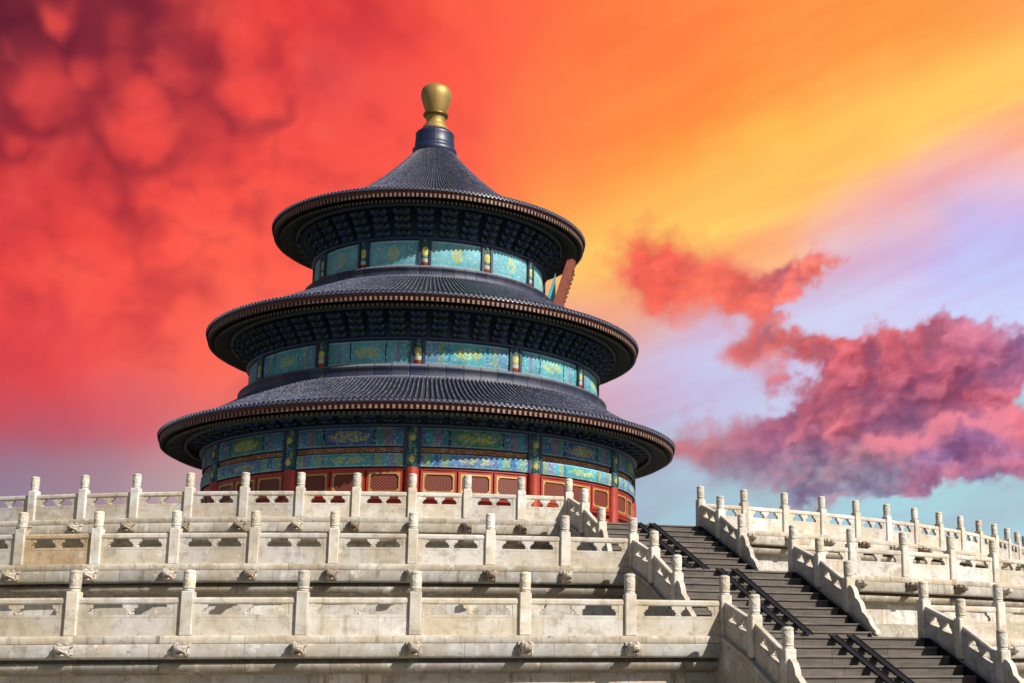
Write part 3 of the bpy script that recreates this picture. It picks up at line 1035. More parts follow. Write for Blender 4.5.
def paint_mat(name, size, fields, ends, gold=(0.46, 0.42, 0.09), pale=(0.36, 0.50, 0.52), speck=0.5, figure=(0.30, 0.62), seed=0.0):
    """beam decoration. uv.x runs 0..1 across one bay, uv.y 0..1 up the beam; size is the bay's width and height in metres.
    fields: middle colours of odd and even bays; ends: (start, colour) steps from the middle out to the pillars"""
    m_, q, b = mat(name, 0.85, 0, 0.12)
    uv = q.n('ShaderNodeTexCoord').outputs['UV']
    u0, v_ = q.sep(uv)[:2]
    bay = q.m('FLOOR', u0)
    u = q.m('FRACT', u0)
    t = q.m('MULTIPLY', q.m('ABSOLUTE', q.m('SUBTRACT', u, 0.5)), 2.0)       # 0 centre .. 1 ends
    vv = q.m('MULTIPLY', q.m('ABSOLUTE', q.m('SUBTRACT', v_, 0.5)), 2.0)
    alt = q.m('MODULO', q.m('ABSOLUTE', bay), 2.0)
    pv = q.v('ADD', q.v('MULTIPLY', q.comb(u0, v_, 0), (size[0], size[1], 1.0)), (seed, seed * 2, 0))
    def steps(shift):
        nd = q.n('ShaderNodeValToRGB')
        nd.color_ramp.interpolation = 'CONSTANT'
        el = nd.color_ramp.elements
        stp = [(0.0, fields[shift])] + list(ends[shift])
        for k, (x, c_) in enumerate(stp):
            e_ = el[k] if k < 2 else el.new(x)
            e_.position = x
            e_.color = (*c_, 1.0)
        q.put(nd.inputs[0], q.m('MULTIPLY_ADD', vv, -0.018, t))
        return nd.outputs[0]
    c = q.mix(alt, steps(0), steps(1))
    # closely drawn scrolls, flowers and dots all over the ground
    vo = q.n('ShaderNodeTexVoronoi', feature='F1')
    q.put(vo.inputs['Vector'], q.v('ADD', pv, q.v('SCALE', q.noise(pv, 6.0, 2, .5, col=True), scale=0.16)))
    vo.inputs['Scale'].default_value = 7.0
    vd, vc = vo.outputs['Distance'], vo.outputs['Color']
    r_, g_, b_ = q.sep(vc)[:3]
    dot = q.smooth(vd, 0.60, 0.22)
    c = q.mix(q.m('MULTIPLY', q.m('MULTIPLY', dot, q.smooth(r_, 0.58, 0.66)), speck), c, pale)
    c = q.mix(q.m('MULTIPLY', q.m('MULTIPLY', dot, q.smooth(g_, 0.72, 0.80)), speck * 0.9), c, (0.30, 0.20, 0.34))
    c = q.mix(q.m('MULTIPLY', q.m('MULTIPLY', dot, q.smooth(b_, 0.78, 0.86)), speck * 0.9), c, gold)
    ring = q.smooth(q.m('ABSOLUTE', q.m('SUBTRACT', vd, 0.45)), 0.09, 0.04)
    c = q.mix(q.m('MULTIPLY', ring, speck * 0.55), c, q.mix(0.5, pale, (0.02, 0.06, 0.12)))
    # the gilt figure in the middle of each panel
    gn = q.noise(pv, 3.6, 3, 0.6, dist=1.0)
    fig = q.m('MULTIPLY', q.m('MAXIMUM', q.smooth(q.m('ABSOLUTE', q.m('SUBTRACT', gn, 0.5)), 0.055, 0.025), q.smooth(gn, 0.60, 0.66)), q.smooth(q.m('POWER', q.m('ADD', q.m('POWER', q.m('DIVIDE', t, figure[0]), 2.0), q.m('POWER', q.m('DIVIDE', vv, figure[1]), 2.0)), 0.5), 1.05, 0.8))
    c = q.mix(q.m('MULTIPLY', fig, 0.92), c, gold)
    # edges: a pale line, then the dark border
    c = q.mix(q.m('MULTIPLY', q.smooth(q.m('ABSOLUTE', q.m('SUBTRACT', vv, 0.82)), .07, .03), 0.5), c, pale)
    c = q.mix(q.smooth(vv, .88, .94), c, (0.012, 0.035, 0.060))
    ag = q.noise(pv, 1.3, 5, 0.65)
    c = q.v('SCALE', c, scale=q.lmap(ag, .3, .7, .72, 1.2))
    q.t.links.new(c, b.inputs['Base Color'])
    return m_


_G, _B, _T, _N, _Y, _P = (0.045, 0.200, 0.160), (0.040, 0.130, 0.300), (0.065, 0.270, 0.320), (0.010, 0.030, 0.075), (0.180, 0.270, 0.150), (0.160, 0.170, 0.300)
BEAM_UP = paint_mat('painted_beam_upper', (6.4, 1.03), ((0.040, 0.150, 0.110), (0.030, 0.080, 0.200)),
                    (((.40, _N), (.44, (0.03, 0.13, 0.20)), (.56, (0.12, 0.10, 0.17)), (.66, (0.03, 0.17, 0.22)), (.80, (0.05, 0.09, 0.22)), (.92, (0.04, 0.14, 0.19))),
                     ((.38, _N), (.42, (0.03, 0.16, 0.17)), (.54, (0.13, 0.10, 0.16)), (.68, (0.03, 0.11, 0.22)), (.82, (0.04, 0.16, 0.16)), (.93, (0.03, 0.10, 0.20)))),
                    gold=(0.36, 0.33, 0.06), pale=(0.20, 0.32, 0.36), figure=(0.34, 0.6))
BEAM_LOW = paint_mat('painted_beam_lower', (6.4, 0.73), ((0.085, 0.170, 0.340), (0.055, 0.260, 0.270)),
                     (((.40, _T), (.44, _Y), (.54, _B), (.66, _T), (.72, _Y), (.82, _B), (.92, _T)),
                      ((.38, _B), (.42, _Y), (.52, _T), (.64, _P), (.74, _Y), (.84, _T), (.94, _B))),
                     gold=(0.46, 0.44, 0.10), pale=(0.34, 0.56, 0.60), figure=(0.30, 0.5), seed=5.3)
BEAM_MID = paint_mat('painted_band_middle', (5.26, 1.34), ((0.075, 0.310, 0.350), (0.085, 0.325, 0.365)),
                     (((.36, _B), (.40, _T), (.50, _Y), (.58, (0.10, 0.22, 0.34)), (.80, _T)),
                      ((.34, _N), (.37, (0.10, 0.30, 0.34)), (.56, _P), (.64, _T), (.78, _G), (.90, _T))),
                     gold=(0.48, 0.44, 0.08), pale=(0.30, 0.56, 0.60), speck=0.5, figure=(0.30, 0.45), seed=9.1)
BEAM_TOP = paint_mat('painted_band_top', (3.52, 1.56), ((0.115, 0.370, 0.415), (0.100, 0.350, 0.405)),
                     (((.30, (0.14, 0.36, 0.40)), (.92, _T)), ((.30, (0.13, 0.34, 0.40)), (.92, _T))),
                     gold=(0.52, 0.46, 0.08), pale=(0.40, 0.62, 0.66), speck=0.5, figure=(0.20, 0.62), seed=14.7)
STRIP = paint_mat('painted_strip', (6.4, 0.30), ((0.24, 0.085, 0.030), (0.24, 0.085, 0.030)),
                  (((.5, (0.22, 0.11, 0.04)), (.9, (0.20, 0.06, 0.03))), ((.5, (0.22, 0.11, 0.04)), (.9, (0.20, 0.06, 0.03)))),
                  gold=(0.46, 0.30, 0.10), pale=(0.42, 0.30, 0.20), speck=0.8, figure=(0.01, 0.5), seed=2.2)


def pillar_paint():
    m_, q, b = mat('painted_pillar_top', 0.85, 0, 0.12)
    co = q.n('ShaderNodeTexCoord').outputs['Object']
    x, y, z = q.sep(co)[:3]
    gn = q.noise(co, 6.0, 3, 0.6, dist=0.6)
    c = q.mix(q.smooth(gn, 0.50, 0.60), (0.018, 0.080, 0.085), (0.17, 0.20, 0.08))
    c = q.mix(q.smooth(q.noise(co, 9.0, 3, .6), .56, .64), c, (0.16, 0.26, 0.32))
    for zc, rr in ((11.52, .17), (12.62, .17), (17.60, .24), (24.15, .28)):
        d = q.v('DISTANCE', q.comb(x, 0.0, z), (0.0, 0.0, zc))
        c = q.mix(q.m('MULTIPLY', q.smooth(d, rr, rr * .8), q.lmap(gn, .35, .6, .55, 1.0)), c, (0.47, 0.44, 0.12))
    for zc in (16.93, 23.31):
        c = q.mix(q.m('MULTIPLY', q.smooth(z, zc + .46, zc + .38), q.smooth(z, zc, zc + .05)), c, (0.44, 0.46, 0.36))
        c = q.mix(q.m('MULTIPLY', q.smooth(z, zc + .24, zc + .18), q.smooth(z, zc - .05, zc)), c, (0.30, 0.06, 0.03))
    q.t.links.new(c, b.inputs['Base Color'])
    return m_


PILLAR_TOP = pillar_paint()

# ------------------------------------------------------------------ ground
g = MB()
NR, NA = [0, 30, 60, 120, 300, 900, 2500, 6000], 64
g.lathe([(max(r, 0.01), 0.0) for r in NR], NA, smooth=False)
ground = link('ground', g.mesh('ground', [STONE_GROUND]), None, (0, 0, -0.90))
ground['kind'] = 'structure'

# ------------------------------------------------------------------ the three marble terraces
TERR = {1: dict(R=48.247, z=1.373, w=2.931, o=2.938, dth=3.058, nl=11, nr=16),
        2: dict(R=41.255, z=3.664, w=2.709, o=2.897, dth=3.055, nl=13, nr=17),
        3: dict(R=34.500, z=5.832, w=2.509, o=2.770, dth=3.047, nl=14, nr=19)}
PHI = 12.406
ORD = {1: 'lowest', 2: 'middle', 3: 'topmost'}
LOWER = {1: -0.90, 2: 1.373, 3: 3.664}
for i, T in TERR.items():
    a = math.degrees(math.asin(T['w'] / T['R']))
    left = [PHI - a]
    left.append(left[-1] - T['o'])
    while len(left) < T['nl'] + 1:
        left.append(left[-1] - T['dth'])
    T['left'] = left
    T['right'] = [PHI + a + k * T['dth'] for k in range(T['nr'] + 1)]


def spout_mesh():
    """a carved hornless-dragon head: blunt upturned snout, open jaw, brows and swept horns. -y is outwards"""
    bm = bmesh.new()
    rings = [(0.10, 0.13, -0.15, 0.13), (-0.06, 0.14, -0.15, 0.15), (-0.20, 0.145, -0.12, 0.17), (-0.30, 0.125, -0.06, 0.13), (-0.42, 0.105, -0.03, 0.10), (-0.50, 0.10, -0.01, 0.125), (-0.545, 0.07, 0.02, 0.11)]
    prev = None
    for y, w, z0, z1 in rings:
        ring = [bm.verts.new((x, y, z)) for x, z in ((-w, z0), (-w * .8, (z0 + z1) / 2 - .02), (-w, z1 - .05), (-w * .55, z1), (w * .55, z1), (w, z1 - .05), (w * .8, (z0 + z1) / 2 - .02), (w, z0))]
        if prev:
            for k in range(8):
                bm.faces.new((prev[k], prev[(k + 1) % 8], ring[(k + 1) % 8], ring[k]))
        else:
            bm.faces.new(ring)
        prev = ring
    bm.faces.new(prev[::-1])
    mb = MB()
    bmesh.ops.subdivide_edges(bm, edges=bm.edges[:], cuts=1, smooth=0.6, use_grid_fill=True)
    mb.bm(bm, 0, True)
    mb.cbox((0, -0.27, -0.10), (0.16, 0.24, 0.06), 0.02)      # lower jaw
    for s in (-1, 1):
        mb.cbox((s * 0.085, -0.23, 0.165), (0.075, 0.13, 0.07), 0.02)  # brow
        mb.cbox((s * 0.06, -0.49, 0.125), (0.06, 0.08, 0.05), 0.015)   # nostril
        mb.prism([(-0.18, 0.10), (-0.02, 0.13), (0.06, 0.20), (-0.04, 0.19), (-0.17, 0.17)], 'x', s * 0.15 - 0.03, s * 0.15 + 0.03)
        mb.cbox((s * 0.145, -0.10, -0.02), (0.05, 0.16, 0.15), 0.02)   # jowl
    return mb


SPOUT = {k: spout_mesh().mesh('spout', [m_]) for k, m_ in (('pale', STONE_SPOUT), ('brown', STONE_SPOUT_DARK))}


def drain_mesh():
    mb = MB()
    mb.lathe([(0.055, 0.0), (0.05, 0.016), (0.04, 0.018), (0.002, 0.010)], 10, 0,
             mat=Matrix.Translation((0, 0.01, 0)) @ Matrix.Rotation(rad(90), 4, 'X'))
    return mb.mesh('drain_hole', [BLACK_RAIL])


DRAIN = drain_mesh()
for i, T in TERR.items():
    R, z, zl = T['R'], T['z'], LOWER[i]
    t = thing('marble_terrace', {1: 'lowest round tier of the white marble terrace, nearest the foot of the stairs',
                                 2: 'middle round tier of the white marble terrace with dragon head spouts',
                                 3: 'topmost round tier of the white marble terrace directly carrying the blue roofed hall'}[i],
              'terrace', (0, 0, zl), 'round marble terrace tiers')
    hw = z - zl
    m_ = MB()
    m_.lathe([(R - 1.6, z - 0.02), (R + 0.19, z), (R + 0.205, z - 0.03), (R + 0.205, z - 0.165), (R + 0.19, z - 0.185), (R + 0.13, z - 0.187)], 240, uscale=R)
    link('base_course', m_.mesh('base_course', [STONE_WALL]), t)
    m_ = MB()
    m_.lathe([(R + 0.12, z - 0.188), (R + 0.235, z - 0.19), (R + 0.25, z - 0.21), (R + 0.255, z - 0.46), (R + 0.23, z - 0.525), (R - 0.02, z - 0.53)], 240, uscale=R)
    link('coping', m_.mesh('coping', [STONE_GREY]), t)
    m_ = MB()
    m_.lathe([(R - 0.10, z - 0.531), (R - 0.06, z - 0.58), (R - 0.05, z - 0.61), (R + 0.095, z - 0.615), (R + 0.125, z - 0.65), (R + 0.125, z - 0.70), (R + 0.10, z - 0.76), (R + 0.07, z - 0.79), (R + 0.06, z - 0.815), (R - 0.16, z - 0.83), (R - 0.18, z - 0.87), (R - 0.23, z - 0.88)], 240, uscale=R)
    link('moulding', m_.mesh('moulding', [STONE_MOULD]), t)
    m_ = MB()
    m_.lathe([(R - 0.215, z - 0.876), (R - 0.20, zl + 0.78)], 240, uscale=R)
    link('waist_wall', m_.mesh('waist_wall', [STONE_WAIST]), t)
    m_ = MB()
    m_.lathe([(R - 0.21, zl + 0.779), (R - 0.10, zl + 0.74), (R + 0.10, zl + 0.60), (R + 0.12, zl + 0.55), (R + 0.20, zl + 0.545), (R + 0.20, zl + 0.25), (R + 0.30, zl + 0.245), (R + 0.30, zl - 0.05)], 240, uscale=R)
    link('plinth', m_.mesh('plinth', [STONE_GREY]), t)
    m_ = MB()
    inner = 41.255 + 0.0 if i == 1 else (34.5 if i == 2 else 0.02)
    m_.lathe([(max(inner - 0.5, 0.02), z - 0.005), (R - 1.58, z - 0.005)], 240, uscale=R)
    link('floor', m_.mesh('floor', [STONE_GROUND]), t)
    rnd = random.Random(40 + i)
    first = {}
    for side in ('left', 'right'):
        for k, th in enumerate(T[side]):
            if k == 0:
                continue
            kind = 'brown' if rnd.random() < (0.0 if i == 1 else 0.5) else 'pale'
            o = link('spout', SPOUT[kind], t, pol(R + 0.20, th, z - 0.345), rad(th))
            o.scale = (1.0, 0.85 + 0.25 * rnd.random(), 0.9 + 0.15 * rnd.random())
            if kind == 'brown':
                o['label'] = 'brown stained dragon head spout'
        for k in range(1, len(T[side]) - 1):
            th = (T[side][k] + T[side][k + 1]) / 2
            link('drain_hole', DRAIN, t, pol(R + 0.222, th, z - 0.235), rad(th))

# ------------------------------------------------------------------ balustrades
HP = 1.525


def post_mesh(extra=0.0, shaft=STONE_POST):
    mb = MB()
    mb.cbox((0, 0, (1.02 - extra) / 2), (0.285, 0.285, 1.02 + extra), 0.022)
    mb.lathe([(0.0, 1.021), (0.125, 1.021), (0.132, 1.035), (0.132, 1.06), (0.118, 1.075), (0.118, 1.085)], 16, 0)
    return mb.mesh('post', [shaft])


def head_mesh():
    mb = MB()
    mb.lathe([(0.10, 1.07), (0.136, 1.085), (0.142, 1.11), (0.128, 1.125), (0.134, 1.15), (0.140, 1.28), (0.136, 1.41), (0.128, 1.43), (0.139, 1.445), (0.139, 1.475), (0.118, 1.50), (0.07, 1.518), (0.0, 1.525)], 20, 0)
    return mb.mesh('post_head', [STONE_CARVED])


POST_ME, HEAD_ME = post_mesh(), head_mesh()
HPANEL = 0.885


def panel_mesh(L, drop=0.0, m_=STONE):
    """one balustrade slab between posts: rail, vase shaped supports with cloud scrolls, two openings, framed slab.
    x along the rail, -y outwards, sheared by drop over its length"""
    W_ = L
    mb = MB()
    sh = Matrix.Identity(4)
    sh[2][0] = -drop / L
    e = 0.15
    zo, zr = 0.485, 0.735
    # slab with a sunk field on either face
    mb.box((0, 0, zo / 2), (W_, 0.13, zo), mat=sh)
    for y in (-0.0668, 0.0668):
        mb.box((0, y, 0.035), (W_ - 0.02, 0.005, 0.07), mat=sh)
        mb.box((0, y, zo - 0.035), (W_ - 0.02, 0.005, 0.055), mat=sh)
        for s in (-1, 1):
            mb.box((s * (W_ / 2 - 0.075), y, zo / 2 + 0.003), (0.13, 0.005, zo - 0.14), mat=sh)
    # end stiles
    for s in (-1, 1):
        mb.box((s * (W_ / 2 - e / 2), 0, (zo + zr) / 2), (e, 0.135, zr - zo - 0.002), mat=sh)
    # cloud-and-vase supports
    def cloud(cx, half):
        pts = [(-0.055, zo - 0.004), (-0.075, zo + 0.03), (-0.06, zo + 0.065), (-0.04, zo + 0.085), (-0.085, zo + 0.092), (-0.105, zo + 0.118), (-0.085, zo + 0.146),
               (-0.135, zo + 0.148), (-0.170, zo + 0.172), (-0.160, zo + 0.205), (-0.185, zo + 0.225), (-0.18, zr + 0.004)]
        full = pts + [(-x, z) for x, z in pts[::-1]]
        if half:
            full = [(max(x * half, 0.0) * half + 0.0, z) for x, z in full] if False else [(x if half * x > 0 else 0.0, z) for x, z in (pts if half < 0 else [(-x, z) for x, z in pts])]
            full = full + [(0.0, zr + 0.004), (0.0, zo - 0.004)]
            if half > 0:
                full = full[::-1]
        else:
            full = full[::1]
        mb.prism([(cx + x, z) for x, z in full], 'y', -0.058, 0.058, mat=sh)
        if not half:
            mb.lathe([(0.0, zo), (0.062, zo + 0.002), (0.075, zo + 0.03), (0.06, zo + 0.06), (0.04, zo + 0.085)], 10, c=(cx, 0), mat=sh)
    cloud(0.0, 0)
    cloud(-W_ / 2 + e - 0.004, 1)
    cloud(W_ / 2 - e + 0.004, -1)
    # rounded hand rail
    prof = [(-0.07, 0.0), (-0.085, 0.03), (-0.085, 0.10), (-0.06, 0.145), (0.06, 0.145), (0.085, 0.10), (0.085, 0.03), (0.07, 0.0)]
    mb.prism([(y, zr + z) for y, z in prof[::-1]], 'x', -W_ / 2, W_ / 2, mat=sh)
    return mb.mesh('panel', [m_])


def run(points, parent, panels, gap=0.283, tan_at=None):
    """posts on the given (world point, turn) list with a panel between neighbours"""
    for k, (p, rz) in enumerate(points):
        o = link('post', POST_ME, parent, p, rz)
        h = link('post_head', HEAD_ME, None)
        h.parent = o
    for k in range(len(points) - 1):
        a, b_ = points[k][0], points[k + 1][0]
        if b_.x < a.x:
            a, b_ = b_, a
        mid_ = (a + b_) / 2
        d = b_ - a
        L = math.hypot(d.x, d.y) - gap
        key = round(L, 3)
        if key not in panels:
            panels[key] = panel_mesh(L)
        me = panels[key]
        o = link('panel', me, parent, Vector((mid_.x, mid_.y, mid_.z)), math.atan2(d.y, d.x))
        if tan_at is not None and k == tan_at:
            me2 = me.copy()
            me2.materials.clear()
            me2.materials.append(STONE_TAN)
            o.data = me2
            o['label'] = 'tan coloured panel'


for i, T in TERR.items():
    panels = {}
    for side in ('left', 'right'):
        pts = [(pol(T['R'], th, T['z']), rad(th)) for th in T[side]]
        mid_ = pts[len(pts) // 2][0]
        lab = {(1, 'left'): 'nearest and largest run of white marble balustrade, left of the stairs',
               (2, 'left'): 'marble balustrade of the middle tier left of the stairs, with one tan panel',
               (3, 'left'): 'topmost white marble balustrade below the hall, left of the stairs',
               (1, 'right'): 'short run of lowest marble balustrade at the bottom right corner, beside the stairs',
               (2, 'right'): 'marble balustrade of the middle tier right of the stairs',
               (3, 'right'): 'topmost marble balustrade right of the stairs, curving away against open sky'}[i, side]
        t = thing('marble_balustrade', lab, 'balustrade', mid_, 'marble balustrades of the terraces')
        run(pts, t, panels, tan_at=(7 if i == 2 and side == 'left' else None))

# ------------------------------------------------------------------ stairs between the tiers
ud = Vector((sin(rad(PHI)), -cos(rad(PHI)), 0))
ur = Vector((cos(rad(PHI)), sin(rad(PHI)), 0))
UPZ = Vector((0, 0, 1))
NSTEP = 9
TREAD = 0.565


def step_mesh(w, h, first):
    """one step: riser block and a board whose nose stands out a little. -y is downhill"""
    mb = MB()
    mb.box((0, 0.45, -0.055 - (h - 0.055) / 2), (w, 0.90, h - 0.055), 0)
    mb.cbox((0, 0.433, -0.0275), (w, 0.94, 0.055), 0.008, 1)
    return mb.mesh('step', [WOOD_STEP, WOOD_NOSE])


def drum_mesh():
    """the scrolled stone that ends a stair balustrade; x downhill along the cheek, sheared later"""
    mb = MB()
    top = [(0.0, 0.86), (0.10, 0.88), (0.22, 0.84), (0.30, 0.74), (0.34, 0.62), (0.46, 0.60), (0.58, 0.55), (0.66, 0.44), (0.70, 0.34), (0.86, 0.32), (1.02, 0.26), (1.14, 0.15), (1.26, 0.10), (1.40, 0.07), (1.46, 0.0)]
    poly = [(0.0, 0.0)] + [(x, z) for x, z in top[::-1]]
    sh = Matrix.Identity(4)
    sh[2][0] = -0.415
    mb.prism(poly, 'y', -0.075, 0.075, mat=sh)
    for y in (-1, 1):
        mb.lathe([(0.0, 0.0), (0.10, 0.0), (0.12, 0.02), (0.15, 0.02), (0.17, 0.0)], 18, mat=sh @ Matrix.Translation((0.28, y * 0.076, 0.36)) @ Matrix.Rotation(rad(90 * y), 4, 'X'))
    return mb.mesh('drum_stone', [STONE])


DRUM = drum_mesh()
DROPS = [0.0, 0.58, 1.43]
STEPD = 1.70
FL = {3: 'upper', 2: 'middle', 1: 'lower'}
for i, T in TERR.items():
    R, z, w = T['R'], T['z'], T['w']
    zl = LOWER[i]
    u0 = math.sqrt(R * R - w * w)
    H = z - zl
    h = H / NSTEP
    base = ud * (u0 + 2.4) + UPZ * zl
    t = thing('stair_flight', {3: 'upper flight of brown boarded steps ending level with the hall terrace',
                               2: 'middle flight of brown boarded steps between the two upper tiers',
                               1: 'lower flight of brown boarded steps running out of the picture bottom'}[i],
              'stairs', base, 'flights of the terrace stairs')
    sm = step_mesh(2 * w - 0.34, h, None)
    for k in range(NSTEP):
        p = ud * (u0 + 0.34 + TREAD * k) + UPZ * (z - h * k + 0.006)
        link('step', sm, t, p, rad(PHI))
    # landing board behind the top step
    for s in (-1, 1):
        mb = MB()
        prof = [(0.35, 0.0), (-0.15, 0.0), (-1.70, -0.58), (-3.40, -1.43), (-4.95, -H + 0.12), (-5.15, -H + 0.10), (-5.15, -H - 0.05), (0.35, -H - 0.05)]
        mb.prism(prof, 'x', -0.20, 0.20)
        mb.prism([(0.3, -0.14), (-0.2, -0.14), (-1.70, -0.72), (-3.4, -1.57), (-4.9, -H + 0.0), (-4.9, -H - 0.04), (0.3, -H - 0.04)], 'x', -0.215, 0.215, 0)
        link('cheek_wall', mb.mesh('cheek_wall', [STONE_CHEEK]), t, ud * u0 + ur * (s * w) + UPZ * (z + 0.004), rad(PHI))
        # black board along the foot of the cheek, above the step noses
        mb = MB()
        q = -s * 0.232
        mb.prism([(-0.20, -0.02), (-0.20, -0.30), (-4.95, -H - 0.02), (-5.10, -H + 0.02), (-4.9, -H + 0.24), (-0.55, -0.02)], 'x', q - 0.015, q + 0.015)
        link('edge_board', mb.mesh('edge_board', [BLACK_RAIL]), t, ud * u0 + ur * (s * w) + UPZ * (z + 0.004), rad(PHI))
        # balustrade on the cheek
        side = 'left' if s < 0 else 'right'
        bt = thing('stair_balustrade', f'sloping white marble balustrade on the {side} side of the {FL[i]} stair flight', 'balustrade',
                   ud * (u0 + 1.7) + ur * (s * w) + UPZ * (z - 0.58), 'sloping marble balustrades of the stairs')
        for k in range(3):
            p = ud * (u0 + STEPD * k) + ur * (s * w) + UPZ * (z - DROPS[k])
            if k == 0:
                # the newel belongs to the terrace run; the flight starts against it
                continue
            o = link('post', POST_ME, bt, p, rad(PHI))
            hd = link('post_head', HEAD_ME, None)
            hd.parent = o
        for k in range(2):
            L = STEPD - 0.283
            dr = (DROPS[k + 1] - DROPS[k]) * L / STEPD
            p = ud * (u0 + STEPD * (k + 0.5)) + ur * (s * w) + UPZ * (z - (DROPS[k] + DROPS[k + 1]) / 2 + 0.005)
            link('panel', panel_mesh(L, dr), bt, p, rad(PHI - 90))
        p = ud * (u0 + 2 * STEPD + 0.14) + ur * (s * w) + UPZ * (z - DROPS[2] - 0.06)
        link('drum_stone', DRUM, bt, p, rad(PHI - 90))
    # a pair of black ramp rails lying on the step noses
    for s, x in (('left', -0.02), ('right', 0.50)):
        mb = MB()
        L = 4.80
        sl = h / TREAD
        sh = Matrix.Identity(4)
        sh[2][1] = sl
        mb.box((0, -L / 2, 0.045), (0.20, L, 0.03), mat=sh)
        for q in (-1, 1):
            mb.box((q * 0.102, -L / 2, 0.05), (0.022, L, 0.06), mat=sh)
        ob = link('ramp_rail', mb.mesh('ramp_rail', [BLACK_RAIL]), None, ud * (u0 + 0.27) + ur * x + UPZ * (z - 0.005), rad(PHI))
        ob['label'] = f'{s} one of the two black ramp rails laid down the {FL[i]} stair flight'
        ob['category'] = 'ramp rail'
        ob['group'] = 'black ramp rails on the stairs'


# ------------------------------------------------------------------ the round hall
ZF = 5.832
T0 = -2.9            # a pillar stands at this angle, then every 30 degrees
hall = thing('temple_hall', 'round three tiered temple hall with dark blue tiled roofs and a gilt finial', 'temple', (0, 0, ZF))
TIERS = {1: dict(Re=14.671, ze=13.85, nr=324, Rw=12.30, zb=13.20, prof=[(14.70, 14.06), (13.7, 14.42), (12.6, 14.92), (11.6, 15.50), (10.75, 16.06)], nb=6, ri=(10.78, 10.07, 16.0, 16.92)),
         2: dict(Re=12.505, ze=19.93, nr=300, Rw=10.07, zb=18.26, prof=[(12.53, 20.14), (11.6, 20.50), (10.4, 21.04), (9.0, 21.74), (7.35, 22.55)], nb=5, ri=(7.45, 6.75, 22.45, 23.30)),
         3: dict(Re=9.254, ze=26.70, nr=240, Rw=6.75, zb=24.86, prof=[(9.28, 26.92), (8.3, 27.26), (7.0, 27.83), (5.6, 28.60), (4.4, 29.42), (3.3, 30.36), (2.4, 31.26), (1.75, 31.98), (1.2, 32.62)], nb=3, ri=None)}


def roof_mesh(T):
    """glazed roof: half round cover tiles running down from the ridge, with closed ends over the drip edge"""
    prof, n = T['prof'], T['nr']
    # resample the profile
    P = []
    for a, b in zip(prof, prof[1:]):
        for k in range(3):
            f = k / 3
            P.append((a[0] + (b[0] - a[0]) * f, a[1] + (b[1] - a[1]) * f))
    P.append(prof[-1])
    mb = MB()
    vs, uv, fs = [], [], []
    arc = [(-0.5, 0.0), (-0.27, 0.0), (-0.235, 0.55), (-0.10, 0.95), (0.10, 0.95), (0.235, 0.55), (0.27, 0.0)]
    m_ = len(arc)
    cum = 0.0
    np_ = len(P)
    for i, (r, z) in enumerate(P):
        if i:
            cum += math.hypot(P[i][0] - P[i - 1][0], P[i][1] - P[i - 1][1])
        wdt = 2 * pi * r / n
        hh = min(wdt * 0.52, 0.15)
        a0, a1 = P[max(i - 1, 0)], P[min(i + 1, np_ - 1)]
        sl = math.hypot(a1[0] - a0[0], a1[1] - a0[1])
        nx, nz = (a1[1] - a0[1]) / sl, -(a1[0] - a0[0]) / sl
        for k in range(n):
            for t, q in arc:
                th = 2 * pi * (k + t) / n
                rr, zz = r + nx * hh * q, z + nz * hh * q
                vs.append((rr * sin(th), -rr * cos(th), zz))
                uv.append(((k + t), cum))
    row = n * m_
    for i in range(np_ - 1):
        for j in range(row):
            j2 = (j + 1) % row
            fs.append((i * row + j, i * row + j2, (i + 1) * row + j2, (i + 1) * row + j))
    mb.add(vs, fs, 0, True, uv)
    # round end caps and the hanging drip tiles between them
    r, z = P[0]
    wdt = 2 * pi * r / n
    hh = min(wdt * 0.52, 0.15)
    for k in range(n):
        th = 2 * pi * k / n
        m4 = Matrix.Rotation(th, 4, 'Z') @ Matrix.Translation((0, -r - 0.004, z + hh * 0.30))
        rad_ = wdt * 0.36
        ring = [(rad_ * cos(a), 0, rad_ * sin(a)) for a in [2 * pi * q / 8 for q in range(8)]]
        ring2 = [(x, 0.06, y) for x, _, y in ring]
        mb.add(ring + ring2, [tuple(range(8))] + [(q, (q + 1) % 8, 8 + (q + 1) % 8, 8 + q) for q in range(8)], 1, False, mat=m4)
        th = 2 * pi * (k + 0.5) / n
        m4 = Matrix.Rotation(th, 4, 'Z') @ Matrix.Translation((0, -r + 0.012, z))
        hw = wdt * 0.33
        mb.add([(-hw, 0, 0.02), (-hw, 0, -0.05), (0, -0.01, -0.11), (hw, 0, -0.05), (hw, 0, 0.02),
                (-hw, .03, 0.02), (-hw, .03, -0.05), (0, .02, -0.11), (hw, .03, -0.05), (hw, .03, 0.02)],
               [(0, 1, 2, 3, 4), (9, 8, 7, 6, 5), (0, 5, 6, 1), (1, 6, 7, 2), (2, 7, 8, 3), (3, 8, 9, 4)], 2, False, mat=m4)
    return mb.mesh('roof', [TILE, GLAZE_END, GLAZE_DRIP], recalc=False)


GLAZE_END = plain('glazed_tile_end', (0.095, 0.10, 0.14), 0.3, spec=0.6, var=0.35, scale=9)
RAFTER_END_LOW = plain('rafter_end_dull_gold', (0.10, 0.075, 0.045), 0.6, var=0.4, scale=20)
GLAZE_DRIP = plain('glazed_drip_tile', (0.020, 0.022, 0.040), 0.35, var=0.35, scale=9)


